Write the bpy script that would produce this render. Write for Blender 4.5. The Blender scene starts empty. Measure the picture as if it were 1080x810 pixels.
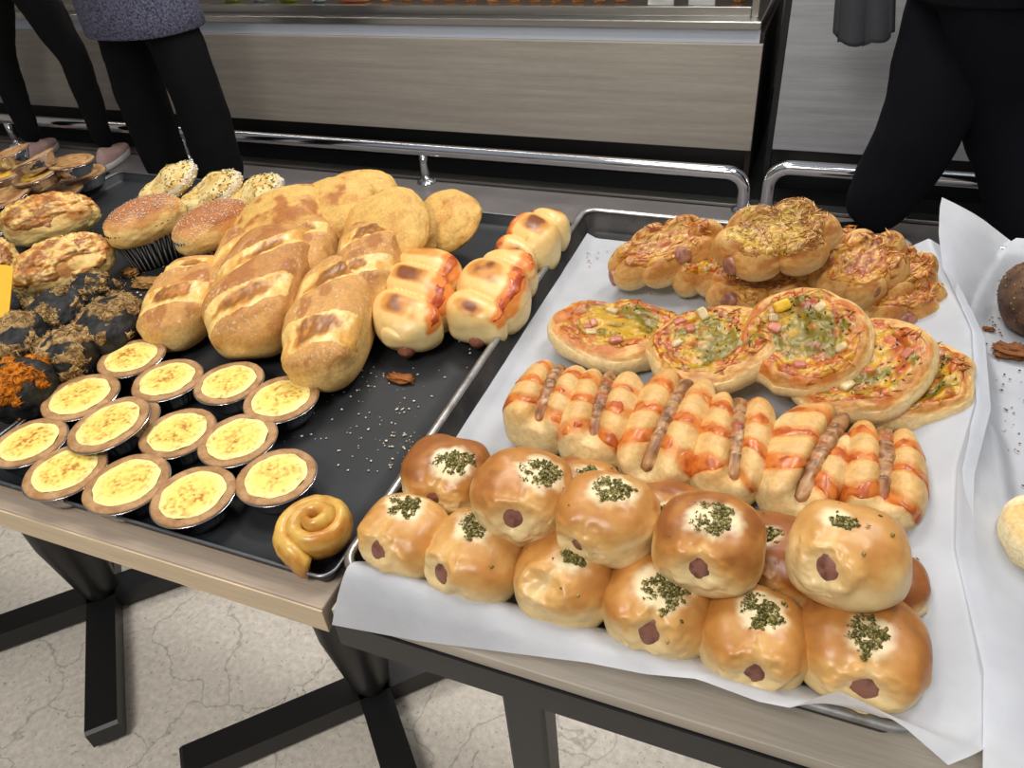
import bpy, math, random
import numpy as np
from mathutils import Matrix, Vector

SC = bpy.context.scene
COL = SC.collection
rng = np.random.default_rng(7)
random.seed(7)

# ------------------------------------------------------------------ camera
# measured camera: world = CR @ (right, down, forward); x runs along the tables, y away from the viewer
CR = np.array([[0.9291405, 0.1671470, -0.3297875],
               [0.3618988, -0.5937304, 0.7186887],
               [-0.0756782, -0.7871125, -0.6121492]])
CP = np.array([0.0, 0.0, 1.225])
FPX = 805.0
cam_d = bpy.data.cameras.new('camera')
cam_d.sensor_width = 36.0
cam_d.lens = FPX * 36.0 / 1080.0
cam_d.clip_start = 0.02
cam = bpy.data.objects.new('camera', cam_d)
COL.objects.link(cam)
M = Matrix.Identity(4)
for r in range(3):
    M[r][0] = CR[r, 0]; M[r][1] = -CR[r, 1]; M[r][2] = -CR[r, 2]; M[r][3] = CP[r]
cam.matrix_world = M
SC.camera = cam

# ------------------------------------------------------------------ world and lights
SC.view_settings.view_transform = 'Standard'
SC.view_settings.look = 'None'
SC.view_settings.gamma = 1.0
SC.view_settings.use_curve_mapping = False
SC.view_settings.exposure = 0.0
W = bpy.data.worlds.new('shop_ambience')
SC.world = W
W.use_nodes = True
bg = W.node_tree.nodes['Background']
bg.inputs[0].default_value = (0.80, 0.88, 1.0, 1)
bg.inputs[1].default_value = 0.34


def area(name, loc, aim, size, power, colour=(1, 1, 1), size_y=None):
    d = bpy.data.lights.new(name, 'AREA')
    d.energy = power; d.color = colour; d.size = size
    if size_y:
        d.shape = 'RECTANGLE'; d.size_y = size_y
    o = bpy.data.objects.new(name, d)
    COL.objects.link(o)
    o.location = loc
    o.rotation_euler = (Vector(aim) - Vector(loc)).to_track_quat('-Z', 'Y').to_euler()
    o['label'] = 'ceiling light panel above the bakery tables'
    o['category'] = 'light'
    return o


area('ceiling_light', (0.45, 1.05, 2.75), (0.05, 0.55, 0.75), 0.6, 11.5, (1.0, 0.96, 0.90))
area('ceiling_light', (-0.95, 0.85, 2.75), (-0.8, 0.6, 0.75), 0.6, 9.5, (1.0, 0.96, 0.90))
area('ceiling_light', (-0.55, -1.00, 2.70), (-0.5, 0.25, 0.2), 0.8, 37, (1.0, 0.96, 0.91))
area('ceiling_light', (-0.9, 1.9, 2.9), (-0.8, 2.5, 0.4), 0.9, 34, (1.0, 0.95, 0.88), 0.4)
area('ceiling_light', (0.7, 1.9, 2.9), (0.5, 2.5, 0.4), 0.7, 22, (0.95, 0.97, 1.0), 0.4)


# ------------------------------------------------------------------ projection helpers (photo measurements -> places in the room)
def ray(px, py):
    return CR @ np.array([px - 540.0, py - 405.0, FPX])


def P(px, py, z):
    d = ray(px, py)
    return CP + d * (z - CP[2]) / d[2]


def Q(px, py, y):
    d = ray(px, py)
    return CP + d * (y - CP[1]) / d[1]


def mpp(p):
    return float((CR.T @ (np.asarray(p) - CP))[2] / FPX)


# ------------------------------------------------------------------ noise
def _hash(i, j, k, s):
    h = (i * 374761393 + j * 668265263 + k * 1274126177 + s * 974634277) & 0xFFFFFFFF
    h = ((h ^ (h >> 13)) * 1274126177) & 0xFFFFFFFF
    h = h ^ (h >> 16)
    return (h & 0xFFFF) / 65535.0


def vnoise(p, seed=0):
    p = np.asarray(p, float)
    f = np.floor(p).astype(np.int64)
    t = p - f
    t = t * t * (3 - 2 * t)
    out = 0
    for a in (0, 1):
        for b in (0, 1):
            for c in (0, 1):
                w = (t[:, 0] if a else 1 - t[:, 0]) * (t[:, 1] if b else 1 - t[:, 1]) * (t[:, 2] if c else 1 - t[:, 2])
                out = out + w * _hash(f[:, 0] + a, f[:, 1] + b, f[:, 2] + c, seed)
    return out * 2 - 1


def fbm(p, seed=0, octv=3):
    p = np.asarray(p, float)
    a, s, o = 1.0, 0.0, 0.0
    for k in range(octv):
        s = s + a * vnoise(p * (2.0 ** k) + 17.3 * k, seed + k)
        o += a
        a *= 0.5
    return s / o * 1.5


def sst(a, b, x):
    t = np.clip((x - a) / (b - a), 0, 1)
    return t * t * (3 - 2 * t)


def lin(c):
    c = np.asarray(c, float) / 255.0
    return np.where(c <= 0.04045, c / 12.92, ((c + 0.055) / 1.055) ** 2.4)


def mixc(a, b, t):
    t = np.asarray(t)[:, None]
    return a * (1 - t) + b * t


def const(n, c):
    return np.tile(np.asarray(c, float), (n, 1))


# ------------------------------------------------------------------ materials
MATS = {}


def new_mat(name):
    m = bpy.data.materials.new(name)
    m.use_nodes = True
    nt = m.node_tree
    return m, nt, nt.nodes['Principled BSDF']


def tint_noise(nt, scale, lo, hi, detail=4, coord='Object', stretch=None, rough=0.6):
    tc = nt.nodes.new('ShaderNodeTexCoord')
    src = tc.outputs[coord]
    if stretch:
        mp = nt.nodes.new('ShaderNodeMapping')
        mp.inputs['Scale'].default_value = stretch
        nt.links.new(src, mp.inputs[0]); src = mp.outputs[0]
    n = nt.nodes.new('ShaderNodeTexNoise')
    n.inputs['Scale'].default_value = scale
    n.inputs['Detail'].default_value = detail
    n.inputs['Roughness'].default_value = rough
    nt.links.new(src, n.inputs['Vector'])
    mr = nt.nodes.new('ShaderNodeMapRange')
    mr.inputs[1].default_value = 0.3; mr.inputs[2].default_value = 0.7
    mr.inputs[3].default_value = lo; mr.inputs[4].default_value = hi
    nt.links.new(n.outputs[0], mr.inputs[0])
    return mr.outputs[0], n.outputs[0]


def bump(nt, b, height, strength, dist):
    bp = nt.nodes.new('ShaderNodeBump')
    bp.inputs['Strength'].default_value = strength
    bp.inputs['Distance'].default_value = dist
    nt.links.new(height, bp.inputs['Height'])
    nt.links.new(bp.outputs[0], b.inputs['Normal'])


def food(name, rough=0.45, spec=0.5, scale=260, amp=0.08, bmp=0.25, dist=0.0012, sss=0.0):
    """material whose colour is the crust colour stored on the mesh, with a fine procedural grain"""
    m, nt, b = new_mat(name)
    at = nt.nodes.new('ShaderNodeAttribute'); at.attribute_name = 'Col'
    fac, raw = tint_noise(nt, scale, 1 - amp, 1 + amp)
    fac2, raw2 = tint_noise(nt, scale * 0.28, 1 - amp * 0.8, 1 + amp * 0.8)
    mu = nt.nodes.new('ShaderNodeMath'); mu.operation = 'MULTIPLY'
    nt.links.new(fac, mu.inputs[0]); nt.links.new(fac2, mu.inputs[1])
    mx = nt.nodes.new('ShaderNodeVectorMath'); mx.operation = 'SCALE'
    nt.links.new(at.outputs['Color'], mx.inputs[0]); nt.links.new(mu.outputs[0], mx.inputs['Scale'])
    nt.links.new(mx.outputs[0], b.inputs['Base Color'])
    b.inputs['Roughness'].default_value = rough
    b.inputs['Specular IOR Level'].default_value = spec
    if sss:
        b.inputs['Subsurface Weight'].default_value = sss
        b.inputs['Subsurface Radius'].default_value = (0.008, 0.004, 0.002)
        b.inputs['Subsurface Scale'].default_value = 0.5
    bump(nt, b, raw, bmp, dist)
    MATS[name] = m
    return m


def plain(name, rgb, rough=0.5, metal=0.0, scale=60, amp=0.06, bmp=0.0, dist=0.001, spec=0.5, stretch=None, rgb2=None, detail=4):
    """two-tone procedural material"""
    m, nt, b = new_mat(name)
    c1 = lin(rgb); c2 = lin(rgb2) if rgb2 is not None else None
    if c2 is None:
        fac, raw = tint_noise(nt, scale, 1 - amp, 1 + amp, stretch=stretch, detail=detail)
        mx = nt.nodes.new('ShaderNodeVectorMath'); mx.operation = 'SCALE'
        mx.inputs[0].default_value = c1
        nt.links.new(fac, mx.inputs['Scale'])
        nt.links.new(mx.outputs[0], b.inputs['Base Color'])
    else:
        fac, raw = tint_noise(nt, scale, 0, 1, stretch=stretch, detail=detail)
        mx = nt.nodes.new('ShaderNodeMix'); mx.data_type = 'RGBA'
        mx.inputs[6].default_value = (*c1, 1); mx.inputs[7].default_value = (*c2, 1)
        nt.links.new(fac, mx.inputs[0])
        nt.links.new(mx.outputs[2], b.inputs['Base Color'])
    b.inputs['Roughness'].default_value = rough
    b.inputs['Metallic'].default_value = metal
    b.inputs['Specular IOR Level'].default_value = spec
    if bmp:
        bump(nt, b, raw, bmp, dist)
    MATS[name] = m
    return m


food('egg_washed_crust', 0.34, 0.5, 140, 0.06, 0.06, 0.0008)
food('matt_crust', 0.58, 0.35, 330, 0.16, 0.5, 0.0012)
food('pizza_crust', 0.44, 0.42, 260, 0.14, 0.4, 0.0012)
food('melted_topping', 0.30, 0.5, 220, 0.14, 0.35, 0.0012)
food('ketchup', 0.3, 0.5, 150, 0.10, 0.2, 0.0008)
food('sausage_skin', 0.38, 0.5, 220, 0.10, 0.2, 0.0008)
food('crumbly', 0.75, 0.2, 400, 0.15, 0.3, 0.001)
food('custard', 0.38, 0.45, 150, 0.04, 0.12, 0.0008)
food('glazed_pastry', 0.26, 0.5, 120, 0.10, 0.3, 0.001)
food('charcoal_crust', 0.6, 0.35, 300, 0.2, 0.3, 0.0012)
plain('foil', (200, 200, 204), 0.16, 1.0, 80, 0.08, 0.1)
plain('black_paper_cup', (26, 26, 30), 0.5, 0, 60, 0.2, rgb2=(34, 34, 40))
plain('black_tray', (30, 32, 34), 0.48, 0.0, 6, 0.2, 0.05, 0.0008, spec=0.32, rgb2=(46, 47, 49))
plain('tray_rim_dark', (120, 121, 124), 0.3, 0.8, 60, 0.15)
plain('worn_steel_rim', (196, 196, 196), 0.3, 0.8, 45, 0.2, 0.15, rgb2=(140, 134, 126))
plain('baked_on_tray', (18, 18, 20), 0.5, 0.0, 26, 0.3, 0.2, spec=0.3, rgb2=(58, 54, 50))
plain('chrome', (225, 225, 228), 0.12, 1.0, 20, 0.02)
plain('stainless', (176, 174, 170), 0.28, 1.0, 30, 0.04, stretch=(0.2, 4, 4))
plain('black_steel', (20, 20, 21), 0.42, 0.0, 60, 0.1)
plain('black_plinth', (10, 10, 12), 0.35, 0.0, 10, 0.1)
plain('brown_side', (52, 38, 28), 0.6, 0.0, 60, 0.3, stretch=(1, 1, 0.3), rgb2=(34, 26, 20))
plain('white_lacquer', (196, 204, 216), 0.35, 0.0, 8, 0.02)
plain('black_denim', (17, 17, 18), 0.85, 0, 240, 0.25, 0.2, spec=0.2)
plain('black_cloth', (15, 15, 17), 0.9, 0, 200, 0.2, 0.15, spec=0.15)
plain('navy_cloth', (12, 13, 20), 0.9, 0, 200, 0.2, 0.15, spec=0.15)
plain('blue_cloth', (26, 32, 120), 0.8, 0, 200, 0.2)
plain('grey_cloth', (52, 53, 58), 0.85, 0, 200, 0.15, 0.2)
plain('knit', (38, 40, 62), 0.95, 0, 150, 0.3, 0.8, 0.004, rgb2=(108, 108, 128), detail=1)
plain('skin', (196, 148, 120), 0.5, 0, 60, 0.05)
plain('hair', (22, 18, 16), 0.5, 0, 150, 0.2)
plain('sneaker', (214, 178, 168), 0.6, 0, 60, 0.08)
plain('sneaker_sole', (232, 226, 220), 0.6, 0, 60, 0.05)
plain('yellow_plastic', (236, 178, 30), 0.4, 0, 40, 0.05)
plain('red_pack', (190, 66, 50), 0.4, 0, 60, 0.3, rgb2=(226, 150, 110))
plain('green_pack', (84, 130, 40), 0.4, 0, 70, 0.3, rgb2=(190, 190, 60))
plain('price_card', (226, 226, 224), 0.5, 0, 120, 0.05)
plain('blue_pack', (50, 110, 150), 0.4, 0, 70, 0.3, rgb2=(190, 200, 190))


def wood_mat(name, a, b_, sc=6, stretch=(0.35, 6, 9), rough=0.45, bmp=0.04):
    m, nt, b = new_mat(name)
    f1, r1 = tint_noise(nt, sc, 0, 1, 6, stretch=stretch, rough=0.65)
    f2, r2 = tint_noise(nt, sc * 7, 0.9, 1.08, 3, stretch=(stretch[0] * 1.5, stretch[1] * 2, stretch[2] * 2))
    mx = nt.nodes.new('ShaderNodeMix'); mx.data_type = 'RGBA'
    mx.inputs[6].default_value = (*lin(a), 1); mx.inputs[7].default_value = (*lin(b_), 1)
    nt.links.new(f1, mx.inputs[0])
    sm = nt.nodes.new('ShaderNodeVectorMath'); sm.operation = 'SCALE'
    nt.links.new(mx.outputs[2], sm.inputs[0]); nt.links.new(f2, sm.inputs['Scale'])
    nt.links.new(sm.outputs[0], b.inputs['Base Color'])
    b.inputs['Roughness'].default_value = rough
    bump(nt, b, r1, bmp, 0.001)
    MATS[name] = m


wood_mat('counter_laminate', (150, 142, 130), (170, 162, 151))
wood_mat('panel_laminate', (148, 148, 151), (172, 172, 175))
wood_mat('table_wood', (164, 146, 128), (190, 172, 152), 5, (0.4, 6, 6), 0.5)
wood_mat('table_edge_wood', (200, 178, 146), (222, 200, 168), 5, (0.4, 6, 6), 0.5)
wood_mat('grey_table_wood', (158, 148, 134), (196, 186, 170), 5, (0.4, 8, 8), 0.5)


def floor_mat():
    m, nt, b = new_mat('speckled_concrete')
    tc = nt.nodes.new('ShaderNodeTexCoord')
    f1, r1 = tint_noise(nt, 3.0, 0.92, 1.05, 5)
    f2, r2 = tint_noise(nt, 90.0, 0.80, 1.10, 3)
    # hairline cracks along cell borders
    wn = nt.nodes.new('ShaderNodeTexNoise'); wn.inputs['Scale'].default_value = 7.0; wn.inputs['Detail'].default_value = 5
    nt.links.new(tc.outputs['Object'], wn.inputs['Vector'])
    ad = nt.nodes.new('ShaderNodeVectorMath'); ad.operation = 'MULTIPLY_ADD'
    ad.inputs[1].default_value = (0.22, 0.22, 0.22)
    nt.links.new(wn.outputs['Color'], ad.inputs[0]); nt.links.new(tc.outputs['Object'], ad.inputs[2])
    vo = nt.nodes.new('ShaderNodeTexVoronoi'); vo.feature = 'DISTANCE_TO_EDGE'; vo.inputs['Scale'].default_value = 5.0
    nt.links.new(ad.outputs[0], vo.inputs['Vector'])
    mr = nt.nodes.new('ShaderNodeMapRange')
    mr.inputs[1].default_value = 0.0; mr.inputs[2].default_value = 0.014; mr.inputs[3].default_value = 0.62; mr.inputs[4].default_value = 1.0
    nt.links.new(vo.outputs['Distance'], mr.inputs[0])
    # pinholes
    v2 = nt.nodes.new('ShaderNodeTexVoronoi'); v2.inputs['Scale'].default_value = 75.0
    nt.links.new(ad.outputs[0], v2.inputs['Vector'])
    m2 = nt.nodes.new('ShaderNodeMapRange')
    m2.inputs[1].default_value = 0.10; m2.inputs[2].default_value = 0.2; m2.inputs[3].default_value = 0.6; m2.inputs[4].default_value = 1.0
    nt.links.new(v2.outputs['Distance'], m2.inputs[0])
    prod = None
    for s in (f1, f2, mr.outputs[0], m2.outputs[0]):
        if prod is None:
            prod = s
        else:
            mm = nt.nodes.new('ShaderNodeMath'); mm.operation = 'MULTIPLY'
            nt.links.new(prod, mm.inputs[0]); nt.links.new(s, mm.inputs[1]); prod = mm.outputs[0]
    sm = nt.nodes.new('ShaderNodeVectorMath'); sm.operation = 'SCALE'
    sm.inputs[0].default_value = lin((232, 223, 209))
    nt.links.new(prod, sm.inputs['Scale'])
    nt.links.new(sm.outputs[0], b.inputs['Base Color'])
    b.inputs['Roughness'].default_value = 0.5
    bump(nt, b, prod, 0.15, 0.002)
    MATS['concrete'] = m


floor_mat()
plain('wall_paint', (186, 182, 176), 0.7, 0, 3, 0.03)
plain('grey_stone', (112, 107, 106), 0.4, 0, 5, 0.12, 0.02, rgb2=(124, 119, 118))


def paper_mat():
    m, nt, b = new_mat('greaseproof_paper')
    fac, raw = tint_noise(nt, 22, 0.88, 1.04, 6)
    sm = nt.nodes.new('ShaderNodeVectorMath'); sm.operation = 'SCALE'
    sm.inputs[0].default_value = lin((226, 228, 233))
    nt.links.new(fac, sm.inputs['Scale'])
    nt.links.new(sm.outputs[0], b.inputs['Base Color'])
    b.inputs['Roughness'].default_value = 0.5
    tr = nt.nodes.new('ShaderNodeBsdfTranslucent')
    tr.inputs[0].default_value = (*lin((225, 228, 235)), 1)
    ms = nt.nodes.new('ShaderNodeMixShader'); ms.inputs[0].default_value = 0.42
    out = nt.nodes['Material Output']
    nt.links.new(b.outputs[0], ms.inputs[1]); nt.links.new(tr.outputs[0], ms.inputs[2])
    nt.links.new(ms.outputs[0], out.inputs['Surface'])
    bump(nt, b, raw, 0.35, 0.005)
    MATS['paper'] = m


paper_mat()


def glass_mat():
    m, nt, b = new_mat('display_glass')
    b.inputs['Base Color'].default_value = (1, 1, 1, 1)
    b.inputs['Roughness'].default_value = 0.02
    b.inputs['Transmission Weight'].default_value = 1.0
    b.inputs['IOR'].default_value = 1.1
    MATS['glass'] = m


glass_mat()


# ------------------------------------------------------------------ mesh helpers
def mesh_obj(name, V, F, mat, parent=None, col=None, smooth=True, stuff=False, label=None):
    V = np.asarray(V, np.float32)
    me = bpy.data.meshes.new(name)
    if isinstance(F, np.ndarray) and F.ndim == 2:
        k = F.shape[1]
        me.vertices.add(len(V)); me.vertices.foreach_set('co', V.ravel())
        me.loops.add(F.size); me.loops.foreach_set('vertex_index', F.astype(np.int32).ravel())
        me.polygons.add(len(F))
        me.polygons.foreach_set('loop_start', np.arange(0, F.size, k, dtype=np.int32))
        me.update(calc_edges=True)
    else:
        me.from_pydata([tuple(map(float, v)) for v in V], [], [tuple(int(i) for i in f) for f in F])
        me.update()
    me.validate()
    if col is not None:
        a = me.color_attributes.new('Col', 'FLOAT_COLOR', 'POINT')
        c = np.ones((len(V), 4), np.float32); c[:, :3] = np.clip(col, 0, 1)
        a.data.foreach_set('color', c.ravel())
    if smooth:
        me.polygons.foreach_set('use_smooth', np.ones(len(me.polygons), bool))
    me.materials.append(MATS[mat])
    o = bpy.data.objects.new(name, me)
    COL.objects.link(o)
    if parent is not None:
        o.parent = parent
    if stuff:
        o['kind'] = 'stuff'
    if label:
        o['label'] = label
    return o


def tag(o, label, cat, group=None, kind=None):
    if label: o['label'] = label
    if cat: o['category'] = cat
    if group: o['group'] = group
    if kind: o['kind'] = kind
    return o


def thing(name, label, cat, loc=(0, 0, 0), rot=None, group=None):
    o = bpy.data.objects.new(name, None)
    o.empty_display_size = 0.02
    COL.objects.link(o)
    m = Matrix.Identity(4)
    if rot is not None:
        for i in range(3):
            for j in range(3):
                m[i][j] = float(rot[i][j])
    for i in range(3):
        m[i][3] = float(loc[i])
    o.matrix_world = m
    return tag(o, label, cat, group)


_CS = {}


def csphere(n):
    if n in _CS: return _CS[n]
    g = np.tan(np.linspace(-math.pi / 4, math.pi / 4, n + 1))
    A, B = np.meshgrid(g, g, indexing='ij')
    pts, fs, off = [], [], 0
    idx = np.arange((n + 1) ** 2).reshape(n + 1, n + 1)
    q = np.stack([idx[:-1, :-1], idx[1:, :-1], idx[1:, 1:], idx[:-1, 1:]], -1).reshape(-1, 4)
    for ax in range(3):
        for s in (1, -1):
            p = np.zeros(((n + 1) ** 2, 3))
            p[:, ax] = s
            p[:, (ax + 1) % 3] = A.ravel(); p[:, (ax + 2) % 3] = B.ravel()
            pts.append(p); fs.append((q if s == 1 else q[:, ::-1]) + off)
            off += (n + 1) ** 2
    p = np.concatenate(pts); f = np.concatenate(fs)
    p /= np.linalg.norm(p, axis=1)[:, None]
    _, first, inv = np.unique(np.round(p, 6), axis=0, return_index=True, return_inverse=True)
    _CS[n] = (p[first], np.asarray(inv).ravel()[f])
    return _CS[n]


def vnormals(V, F):
    n = np.cross(V[F[:, 2]] - V[F[:, 0]], V[F[:, 3]] - V[F[:, 1]])
    N = np.zeros_like(V)
    for k in range(4):
        np.add.at(N, F[:, k], n)
    return N / (np.linalg.norm(N, axis=1)[:, None] + 1e-12)


def shell(V, F, N, mask, h, sink=0.0009):
    """a topping that follows the surface below it: raised where mask > 0, its edge sunk into the surface"""
    keep = (mask[F] > 0).any(1)
    f = F[keep]
    used = np.unique(f)
    re = np.full(len(V), -1); re[used] = np.arange(len(used))
    m = mask[used]
    d = np.where(m > 0, h * np.clip(m, 0, 1), -sink)
    return V[used] + N[used] * d[:, None], re[f], used


def shape(U, e=2.4):
    return U * (np.sum(np.abs(U) ** e, 1) ** (-1.0 / e))[:, None]


def flat_bottom(V, zmin, soft=0.006):
    z = V[:, 2]
    V[:, 2] = np.where(z < zmin + soft, zmin + soft - soft * (1 - np.exp(-(zmin + soft - z) / soft)), z)
    return V


BI = np.array([[1, 0, 0], [-1, 0, 0], [0, 1, 0], [0, -1, 0], [0, 0, 1], [0, 0, -1]], float)
BF = np.array([[0, 2, 4], [2, 1, 4], [1, 3, 4], [3, 0, 4], [2, 0, 5], [1, 2, 5], [3, 1, 5], [0, 3, 5]])


def bits(name, pts, nrm, size, cols, mat, parent=None, stuff=True, flatten=1.0, seed=1, align=0.8):
    """many small solid flakes, each a squashed double pyramid lying on the surface; size = (l, w, t) or an array of them"""
    r = np.random.default_rng(seed)
    n = len(pts)
    size = np.asarray(size, float)
    if size.ndim == 1:
        size = np.tile(size, (n, 1)) * r.uniform(0.6, 1.4, (n, 1))
    nz = nrm * align + r.normal(0, 0.35, (n, 3)) * (1 - align + 0.15)
    nz /= np.linalg.norm(nz, axis=1)[:, None]
    t = r.normal(0, 1, (n, 3)); x = np.cross(t, nz); x /= np.linalg.norm(x, axis=1)[:, None]
    y = np.cross(nz, x)
    b = BI * np.array([1, 1, 1])
    V = pts[:, None, :] + (b[None, :, 0:1] * (size[:, 0:1] * 1)[:, None, :] * x[:, None, :]
                           + b[None, :, 1:2] * size[:, 1:2][:, None, :] * y[:, None, :]
                           + b[None, :, 2:3] * size[:, 2:3][:, None, :] * nz[:, None, :])
    F = (BF[None] + (np.arange(n) * 6)[:, None, None]).reshape(-1, 3)
    C = np.repeat(cols, 6, 0)
    return mesh_obj(name, V.reshape(-1, 3), F, mat, parent, C, smooth=False, stuff=stuff)


def tube(path, rad, seg=12, cap=True, squash=None):
    """swept tube, radius per point; returns V, F quads (ends closed by shrinking rings)"""
    path = np.asarray(path, float); n = len(path)
    rad = np.broadcast_to(np.asarray(rad, float), (n,)).copy()
    T = np.gradient(path, axis=0); T /= np.linalg.norm(T, axis=1)[:, None] + 1e-12
    up = np.array([0, 0, 1.0]) if abs(T[0][2]) < 0.9 else np.array([0, 1.0, 0])
    rings = []
    x = np.cross(T[0], up); x /= np.linalg.norm(x)
    for i in range(n):
        x = x - T[i] * (x @ T[i]); x /= np.linalg.norm(x) + 1e-12
        y = np.cross(T[i], x)
        a = np.linspace(0, 2 * math.pi, seg, endpoint=False)
        rings.append(path[i] + rad[i] * (np.cos(a)[:, None] * x + np.sin(a)[:, None] * y * (squash if squash else 1)))
    if cap:
        for i, ref in ((0, 0), (-1, n - 1)):
            pass
    V = np.concatenate(rings)
    F = []
    for i in range(n - 1):
        for k in range(seg):
            F.append((i * seg + k, i * seg + (k + 1) % seg, (i + 1) * seg + (k + 1) % seg, (i + 1) * seg + k))
    V = np.concatenate([V, [path[0]], [path[-1]]])
    c0, c1 = n * seg, n * seg + 1
    for k in range(seg):
        F.append((c0, (k + 1) % seg, k))
        F.append((c1, (n - 1) * seg + k, (n - 1) * seg + (k + 1) % seg))
    return V, F


def capsule(p0, p1, r, seg=16, n=12, end=0.6, bend=0.0, lump=0.0, seed=0):
    """rounded sausage between two points"""
    p0, p1 = np.asarray(p0, float), np.asarray(p1, float)
    L = np.linalg.norm(p1 - p0)
    s = np.concatenate([[0.0, 0.02, 0.06, 0.12], np.linspace(0.2, 0.8, n), [0.88, 0.94, 0.98, 1.0]])
    cap = min(0.5, end * r / L)
    rr = np.ones_like(s)
    for i, v in enumerate(s):
        d = min(v, 1 - v) / cap
        if d < 1: rr[i] = math.sqrt(max(1 - (1 - d) ** 2, 0.02))
    rr = rr * r
    if lump:
        rr = rr * (1 + lump * np.sin(s * 19 + seed))
    path = p0 + (p1 - p0) * s[:, None]
    path[:, 2] += bend * 4 * s * (1 - s)
    return tube(path, rr, seg)


def box_vf(c, s):
    c, s = np.asarray(c, float), np.asarray(s, float) / 2
    V = np.array([[x, y, z] for x in (-1, 1) for y in (-1, 1) for z in (-1, 1)]) * s + c
    F = [(0, 1, 3, 2), (4, 6, 7, 5), (0, 4, 5, 1), (2, 3, 7, 6), (0, 2, 6, 4), (1, 5, 7, 3)]
    return V, F


def box(name, lo, hi, mat, parent=None, bevel=0.002):
    lo, hi = np.asarray(lo, float), np.asarray(hi, float)
    V, F = box_vf((lo + hi) / 2, hi - lo)
    o = mesh_obj(name, V, F, mat, parent, smooth=False)
    if bevel:
        b = o.modifiers.new('bevel', 'BEVEL'); b.width = bevel; b.segments = 2; b.limit_method = 'ANGLE'
    return o


def join(parts):
    V, F, off = [], [], 0
    for v, f in parts:
        V.append(np.asarray(v, float)); F += [tuple(int(i) + off for i in q) for q in f]; off += len(v)
    return np.concatenate(V), F


def lathe(prof, seg=40, wob=None):
    """prof: (r, z) from bottom centre outwards to top centre"""
    prof = np.asarray(prof, float)
    a = np.linspace(0, 2 * math.pi, seg, endpoint=False)
    V = []
    for r, z in prof:
        w = wob(a, r, z) if wob else 1.0
        V.append(np.stack([r * w * np.cos(a), r * w * np.sin(a), np.full(seg, z)], 1))
    V = np.concatenate(V)
    F = []
    for i in range(len(prof) - 1):
        for k in range(seg):
            F.append((i * seg + k, i * seg + (k + 1) % seg, (i + 1) * seg + (k + 1) % seg, (i + 1) * seg + k))
    return V, np.array(F)


def rrect(x0, x1, y0, y1, r, n=6):
    pts = []
    for cx, cy, a0 in ((x1 - r, y1 - r, 0), (x0 + r, y1 - r, 90), (x0 + r, y0 + r, 180), (x1 - r, y0 + r, 270)):
        for k in range(n + 1):
            a = math.radians(a0 + 90 * k / n)
            pts.append((cx + r * math.cos(a), cy + r * math.sin(a)))
    return np.array(pts)


def loft(loops, close_last=True, close_first=False):
    n = len(loops[0]); V = np.concatenate(loops); F = []
    for i in range(len(loops) - 1):
        for k in range(n):
            F.append((i * n + k, i * n + (k + 1) % n, (i + 1) * n + (k + 1) % n, (i + 1) * n + k))
    if close_last: F.append(tuple((len(loops) - 1) * n + k for k in range(n)))
    if close_first: F.append(tuple(range(n))[::-1])
    return V, F


def hitdir(px, py, ctr, radii, rot=None):
    """direction (on the unit sphere of the scaled body) of the point of an ellipsoid seen at a measured spot"""
    d = ray(px, py); o = CP - ctr
    if rot is not None:
        d = rot.T @ d; o = rot.T @ o
    d = d / radii; o = o / radii
    A, B, Cc = d @ d, 2 * d @ o, o @ o - 1
    D = B * B - 4 * A * Cc
    t = (-B - math.sqrt(max(D, 0))) / (2 * A)
    u = o + d * t
    return u / np.linalg.norm(u)


# colours of crusts (display values)
PALE, CREAM, GOLD, AMBER, BROWN, DARK = [lin(c) for c in ((228, 200, 144), (240, 224, 182), (212, 164, 96), (186, 126, 60), (146, 86, 38), (98, 56, 26))]


# ================================================================== the room
def struct(o, kind='structure'):
    o['kind'] = kind
    return o


# pale concrete under the tables, grey stone in front of the counter
struct(box('floor', (-5.0, -2.6, -0.05), (3.2, 1.75, 0.0), 'concrete', bevel=0))
struct(box('floor_back', (-5.0, 1.75, -0.05), (3.2, 2.60, 0.0), 'grey_stone', bevel=0))
struct(box('trim_1', (-5.0, 2.605, -0.05), (3.2, 2.66, 0.012), 'stainless', bevel=0.002))
struct(box('floor_rear', (-5.0, 2.665, -0.05), (3.2, 4.0, 0.0), 'black_plinth', bevel=0))

# the shop's walls, outside the frame
struct(box('wall_back', (-5.0, 3.95, 0.0), (3.2, 4.0, 3.2), 'wall_paint', bevel=0))
struct(box('wall_left', (-5.05, -2.6, 0.0), (-5.0, 4.0, 3.2), 'wall_paint', bevel=0))
struct(box('wall_right', (3.2, -2.6, 0.0), (3.25, 4.0, 3.2), 'wall_paint', bevel=0))
struct(box('wall_front', (-5.0, -2.65, 0.0), (3.2, -2.6, 3.2), 'wall_paint', bevel=0))

# ------------------------------------------------------------------ tables
ZT = 0.75


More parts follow.
